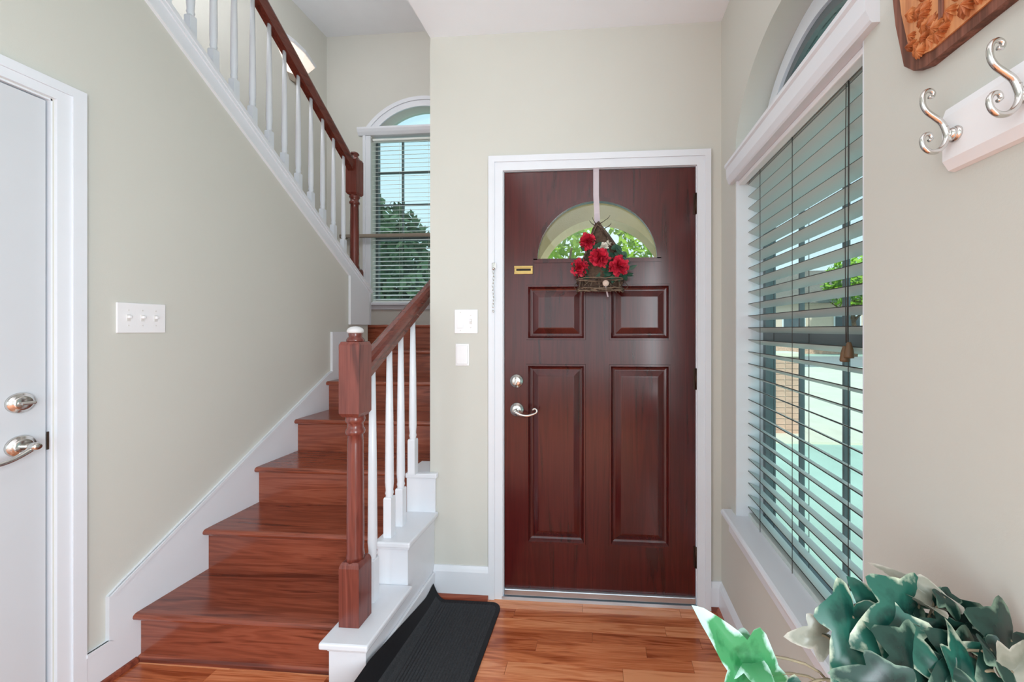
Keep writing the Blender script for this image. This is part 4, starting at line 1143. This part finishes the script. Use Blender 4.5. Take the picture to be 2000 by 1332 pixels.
def ivy_leaf(pos, tip, nrm, size, m, curl=0.5, fold=0.25, narrow=1.0):
    """pos: leaf base point, tip: direction to the tip, nrm: face normal"""
    tip = Vector(tip).normalized(); nrm = Vector(nrm); nrm = (nrm - tip * nrm.dot(tip)).normalized(); side = tip.cross(nrm)
    NA_, NR_ = 48, 8
    v = [Vector(pos)]; edge = [0.0]; f = []
    def P(x, y):
        rr = math.hypot(x, y)
        h = -curl * y * abs(y) * .55 * size - fold * -abs(x) * size * .55 + 0.05 * size * math.sin(5 * x + 3 * y)
        return Vector(pos) + tip * y * size + side * x * size * narrow + nrm * h
    for j in range(1, NR_ + 1):
        for i in range(NA_):
            d = 360 * i / NA_
            r_ = rad_at(d) * j / NR_
            v.append(P(r_ * math.sin(R(d)), r_ * math.cos(R(d)))); edge.append((j / NR_) ** 2.4)
    for i in range(NA_): f.append((0, 1 + i, 1 + (i + 1) % NA_))
    for j in range(NR_ - 1):
        for i in range(NA_):
            a = 1 + j * NA_
            f.append((a + i, a + NA_ + i, a + NA_ + (i + 1) % NA_, a + (i + 1) % NA_))
    o = obj('leaf', MB().add(v, f, 0, True), m, iv, pos)
    at = o.data.attributes.new('edge', 'FLOAT', 'POINT')
    at.data.foreach_set('value', edge)
    return o
cyw, syw = math.cos(0.0731), math.sin(0.0731)
FW = Vector((-syw, cyw, 0)); RT = Vector((cyw, syw, 0)); UP = Vector((0, 0, 1))
def spot(u, v, d):
    return CAM + FW * d + RT * ((u - 1120.9) / 754.1 * d) + UP * ((643.8 - v) / 754.1 * d)
root = Vector((PC.x, PC.y, 0.76))
# base (u, v, depth), tip (u, v, depth), normal tilt (right, up), width factor, material
LV = [((1475, 1330, .50), (1388, 1216, .47), (.25, .5), .55, 'ivy_green', .3, .5),
      ((1440, 1262, .51), (1506, 1345, .46), (.1, .8), .95, 'ivy_green', .2, .25),
      ((1612, 1238, .53), (1556, 1250, .52), (-.2, .4), .9, 'ivy_dry', .7, .4),
      ((1668, 1190, .53), (1648, 1330, .47), (-.5, .3), .75, 'ivy', .35, .3),
      ((1735, 1225, .53), (1672, 1140, .55), (-.2, .6), 1.0, 'ivy', .4, .3),
      ((1838, 1185, .53), (1735, 1104, .56), (-.1, .8), .45, 'ivy_dry', .9, .4),
      ((1790, 1180, .54), (1842, 1190, .50), (.1, .9), .9, 'ivy_dry', .4, .5),
      ((1790, 1195, .53), (1690, 1252, .49), (-.2, .8), .8, 'ivy', .3, .45),
      ((1730, 1215, .51), (1835, 1320, .46), (.0, .7), 1.05, 'ivy', .25, .3),
      ((1880, 1330, .46), (1862, 1222, .49), (.3, .3), .85, 'ivy', .3, .3),
      ((1850, 1205, .52), (1990, 1300, .49), (.0, .9), .85, 'ivy_dark', .35, .3),
      ((1840, 1160, .53), (1875, 1205, .51), (.2, .6), 1.2, 'ivy_dark', .5, .2),
      ((1770, 1160, .55), (1800, 1210, .52), (-.1, .8), 1.1, 'ivy_dark', .4, .3),
      ((1760, 1345, .45), (1640, 1318, .46), (-.2, .9), .7, 'ivy_dark', .3, .3),
      ((1930, 1260, .47), (1985, 1345, .44), (.2, .6), .9, 'ivy_dark', .4, .4),
      ((1905, 1300, .48), (1840, 1370, .44), (.0, .8), .9, 'ivy_dark', .3, .3),
      ((1800, 1290, .48), (1740, 1370, .44), (-.2, .7), 1.0, 'ivy_dark', .3, .3),
      ((1690, 1290, .50), (1760, 1380, .45), (-.2, .7), 1.0, 'ivy_dark', .3, .3),
      ((1975, 1320, .45), (2010, 1260, .46), (-.3, .5), .9, 'ivy_dry', .3, .4),
      ((1980, 1240, .49), (1940, 1340, .45), (.2, .7), 1.0, 'ivy_dark', .3, .3),
      ((1870, 1240, .50), (1795, 1215, .50), (.0, .9), .6, 'ivy_dark', .3, .3),
      ((1540, 1345, .48), (1590, 1400, .44), (.0, .8), 1.0, 'ivy', .3, .3),
      ((1900, 1210, .52), (1960, 1225, .50), (.1, .9), 1.0, 'ivy_dark', .4, .3),
      ((1960, 1290, .47), (1890, 1260, .48), (.1, .7), .8, 'ivy', .4, .4),
      ((1830, 1300, .47), (1905, 1340, .45), (.1, .8), .9, 'ivy_dark', .3, .3),
      ((1690, 1240, .52), (1720, 1300, .49), (-.3, .6), .9, 'ivy', .3, .35),
      ((1720, 1180, .55), (1665, 1190, .54), (-.4, .5), .5, 'ivy_dry', .3, .5)]
for (b, t_, (nr, nu), nar, m, cu, fo) in LV:
    B_, T_ = spot(*b), spot(*t_)
    axis = T_ - B_
    nrm = -FW + RT * nr * .8 + UP * nu
    B2 = B_ + axis * .12
    ivy_leaf(B2, axis, nrm, axis.length * 1.02, m, cu, fo, nar)
    mid = (root + B2) / 2 + UP * (0.04 if B_.z > root.z else 0.02) + FW * rnd.uniform(0, .02)
    obj('stem', MB().tube(vine([tuple(root + Vector((rnd.uniform(-.04, .04), rnd.uniform(-.04, .04), -.005))), tuple(mid), tuple(B2)], 0, .0008, 10), 0.0016, 6), 'stem', iv, tuple(root))

# ---------------------------------------------------------------- outdoors
GZ = -0.16
struct('ground', MB().box(-45, 45, 0.152, 90, GZ - 0.2, GZ).box(XR + 0.17, 45, -20, 0.152, GZ - 0.2, GZ), 'lawn', 'green front lawn outside the windows', 'lawn')
struct('driveway', MB().prism([(1.6, 3.3), (30, 3.3), (30, 13.5), (1.6, 13.5)], 'z', GZ, GZ + 0.03), 'concrete', 'pale concrete drive across the lawn', 'driveway')
struct('street', MB().box(-40, 40, 14, 20, GZ, GZ + 0.02), 'asphalt', 'light grey street beyond the lawn', 'street')
# porch with arched opening in front of the door
pw0, pw1, py = -0.80, 0.86, 1.5
ap = []
for i in range(31):
    a = math.pi * i / 30
    ap.append((0.0 - 0.60 * math.cos(a), 1.60 + 0.665 * math.sin(a)))
pm = MB().box(pw0, -0.60, py, py + 0.25, GZ, 3.0).box(0.60, pw1, py, py + 0.25, GZ, 3.0)
for i in range(30):
    pm.prism([ap[i], ap[i + 1], (ap[i + 1][0], 3.0), (ap[i][0], 3.0)], 'y', py, py + 0.25)
pm.box(pw0, pw1, 0.151, py + 0.25, 3.0, 3.15)
struct('porch', pm, 'stucco', 'beige stucco porch arch outside the front door', 'porch')
struct('porch_slab', MB().box(pw0, pw1, 0.152, py + 0.3, GZ, -0.02), 'concrete', 'concrete porch floor outside the front door', 'porch floor')
# brick pier on the lawn side
bpier = thing('brick_pier', 'low brick garden pier seen through the right blinds', 'pier', (2.55, 3.9, GZ))
obj('core', MB().box(2.36, 2.74, 3.71, 4.09, GZ, 0.93), 'mortar', bpier, (2.55, 3.9, GZ))
bpr = {}
for c in range(14):
    z = GZ + 0.005 + c * 0.077
    for s_ in range(4):
        for q in range(2):
            off_ = -0.1 + 0.2 * q + (0.0 if c % 2 else 0.0)
            if s_ % 2 == 0:
                loc = (2.55 + off_, 3.9 + (-0.19 if s_ == 0 else 0.19), z); k_ = 'x'
            else:
                loc = (2.55 + (-0.19 if s_ == 1 else 0.19), 3.9 + off_, z); k_ = 'y'
            if k_ not in bpr:
                bpr[k_] = obj('brick', MB().box(-.095, .095, -.012, .012, 0, .067) if k_ == 'x' else MB().box(-.012, .012, -.095, .095, 0, .067), 'brick', bpier, loc, True)
            else: share(bpr[k_], bpier, loc)
obj('coping', MB().box(2.32, 2.78, 3.67, 4.13, 0.93, 0.99, 0.01), 'concrete', bpier, (2.55, 3.9, 0.95))
# neighbour's house
def house(label, x0, x1, y0, y1, h, wins):
    t_ = thing('house', label, 'house', ((x0 + x1) / 2, y0, GZ), 'houses across the street')
    o = ((x0 + x1) / 2, y0, GZ)
    obj('wall', MB().box(x0, x1, y0, y1, GZ, h), 'siding', t_, o)
    obj('brick_base', MB().box(x0 - .03, x1 + .03, y0 - .04, y0, GZ, GZ + 1.0), 'brick', t_, o)
    ym = (y0 + y1) / 2
    obj('roof', MB().prism([(y0 - .5, h), (y1 + .5, h), (ym, h + 2.6)], 'x', x0 - .5, x1 + .5), 'roof', t_, o)
    for (a, b, c, e) in wins:
        w = obj('window', MB().box(a - .08, b + .08, y0 - .06, y0 - .0005, c - .08, e + .08), 'white', t_, (a, y0, c))
        obj('pane', MB().box(a, b, y0 - .07, y0 - .055, c, e), 'win_dark', w, (a, y0, c))
house('cream house with grey roof seen through the right blinds', 9.5, 24, 22.5, 31, 2.9, [(11, 12.2, .8, 2.1), (14, 15.4, .8, 2.1), (18, 19.4, .8, 2.1)])
house('smaller cream house at left of the view through the blinds', 0.5, 7.6, 24, 31, 2.9, [(2, 3.2, .8, 2.1), (5, 6.2, .8, 2.1)])
# trees
def tree(label, x, y, trunk_h, crown, m, n, ls, grp='garden trees'):
    t_ = thing('tree', label, 'tree', (x, y, GZ), grp)
    tr = obj('trunk', MB().tube(vine([(x, y, GZ - .05), (x + .06, y, trunk_h * .5), (x - .05, y + .05, trunk_h), (x, y, trunk_h + crown[0][3] * .6)], 0, .02, 12), [.16 - .009 * i for i in range(13)], 8), 'bark', t_, (x, y, GZ))
    for k in range(5):
        a = k * 1.2566
        obj('branch', MB().tube(vine([(x, y, trunk_h * .8), (x + .5 * math.cos(a), y + .5 * math.sin(a), trunk_h * 1.05), (x + 1.1 * math.cos(a), y + 1.1 * math.sin(a), trunk_h * 1.3)], 0, .02, 8), [.07 - .006 * i for i in range(9)], 6), 'bark', tr, (x, y, trunk_h))
    mb = MB()
    tot = sum(c[3] * c[4] for c in crown)
    for (cx_, cy_, cz_, rx, rz) in crown:
        for k in range(int(n * rx * rz / tot)):
            while True:
                p = Vector([rnd.uniform(-1, 1) for _ in range(3)])
                if .35 < p.length < 1: break
            c = Vector((x + cx_ + p.x * rx, y + cy_ + p.y * rx, cz_ + p.z * rz))
            d1_ = Vector([rnd.gauss(0, 1) for _ in range(3)]).normalized(); d2_ = d1_.orthogonal().normalized()
            s_ = ls * rnd.uniform(.6, 1.3)
            mb.add([c - d1_ * s_, c + d2_ * s_ * .45, c + d1_ * s_, c - d2_ * s_ * .45], [(0, 1, 2, 3)])
    o = obj('crown', mb, m, t_, (x, y, crown[0][2])); o['kind'] = 'stuff'
    return t_
tree('bright yellow-green tree seen through the door glass, left of the basket', -1.1, 9.0, 2.6, [(0.2, 0, 4.1, 1.0, .9), (-.9, .3, 3.3, .5, .45)], 'fol_a', 560, .16)
tree('bright yellow-green tree seen through the door glass, right of the basket', 1.3, 9.6, 2.4, [(0, 0, 3.9, .9, .8), (.9, .2, 3.3, .7, .6), (-.6, 0, 4.5, .6, .5)], 'fol_a', 640, .16)
tree('small bright tree seen low at left of the door glass', -3.0, 11.6, 1.8, [(0, 0, 3.0, .7, .6)], 'fol_a', 400, .16)
tree('large dark tree seen through the stairwell window', -6.3, 8.2, 2.2, [(0, 0, 3.0, 1.9, 1.9), (-1.1, .2, 3.6, 1.4, 1.2), (.9, 0, 2.2, 1.4, 1.5), (-.4, .5, 1.2, 2.0, 1.2)], 'fol_b', 6500, .17)
tree('second dark tree behind the stairwell window', -10.6, 11.6, 2.2, [(0, 0, 2.6, 2.2, 2.0), (.2, 0, 1.0, 2.2, 1.1)], 'fol_b', 3200, .2)
tree('round green tree beyond the street seen through the blinds', 13.5, 19.9, 2.2, [(0, 0, 3.8, 1.5, 1.5)], 'fol_a', 1500, .2)
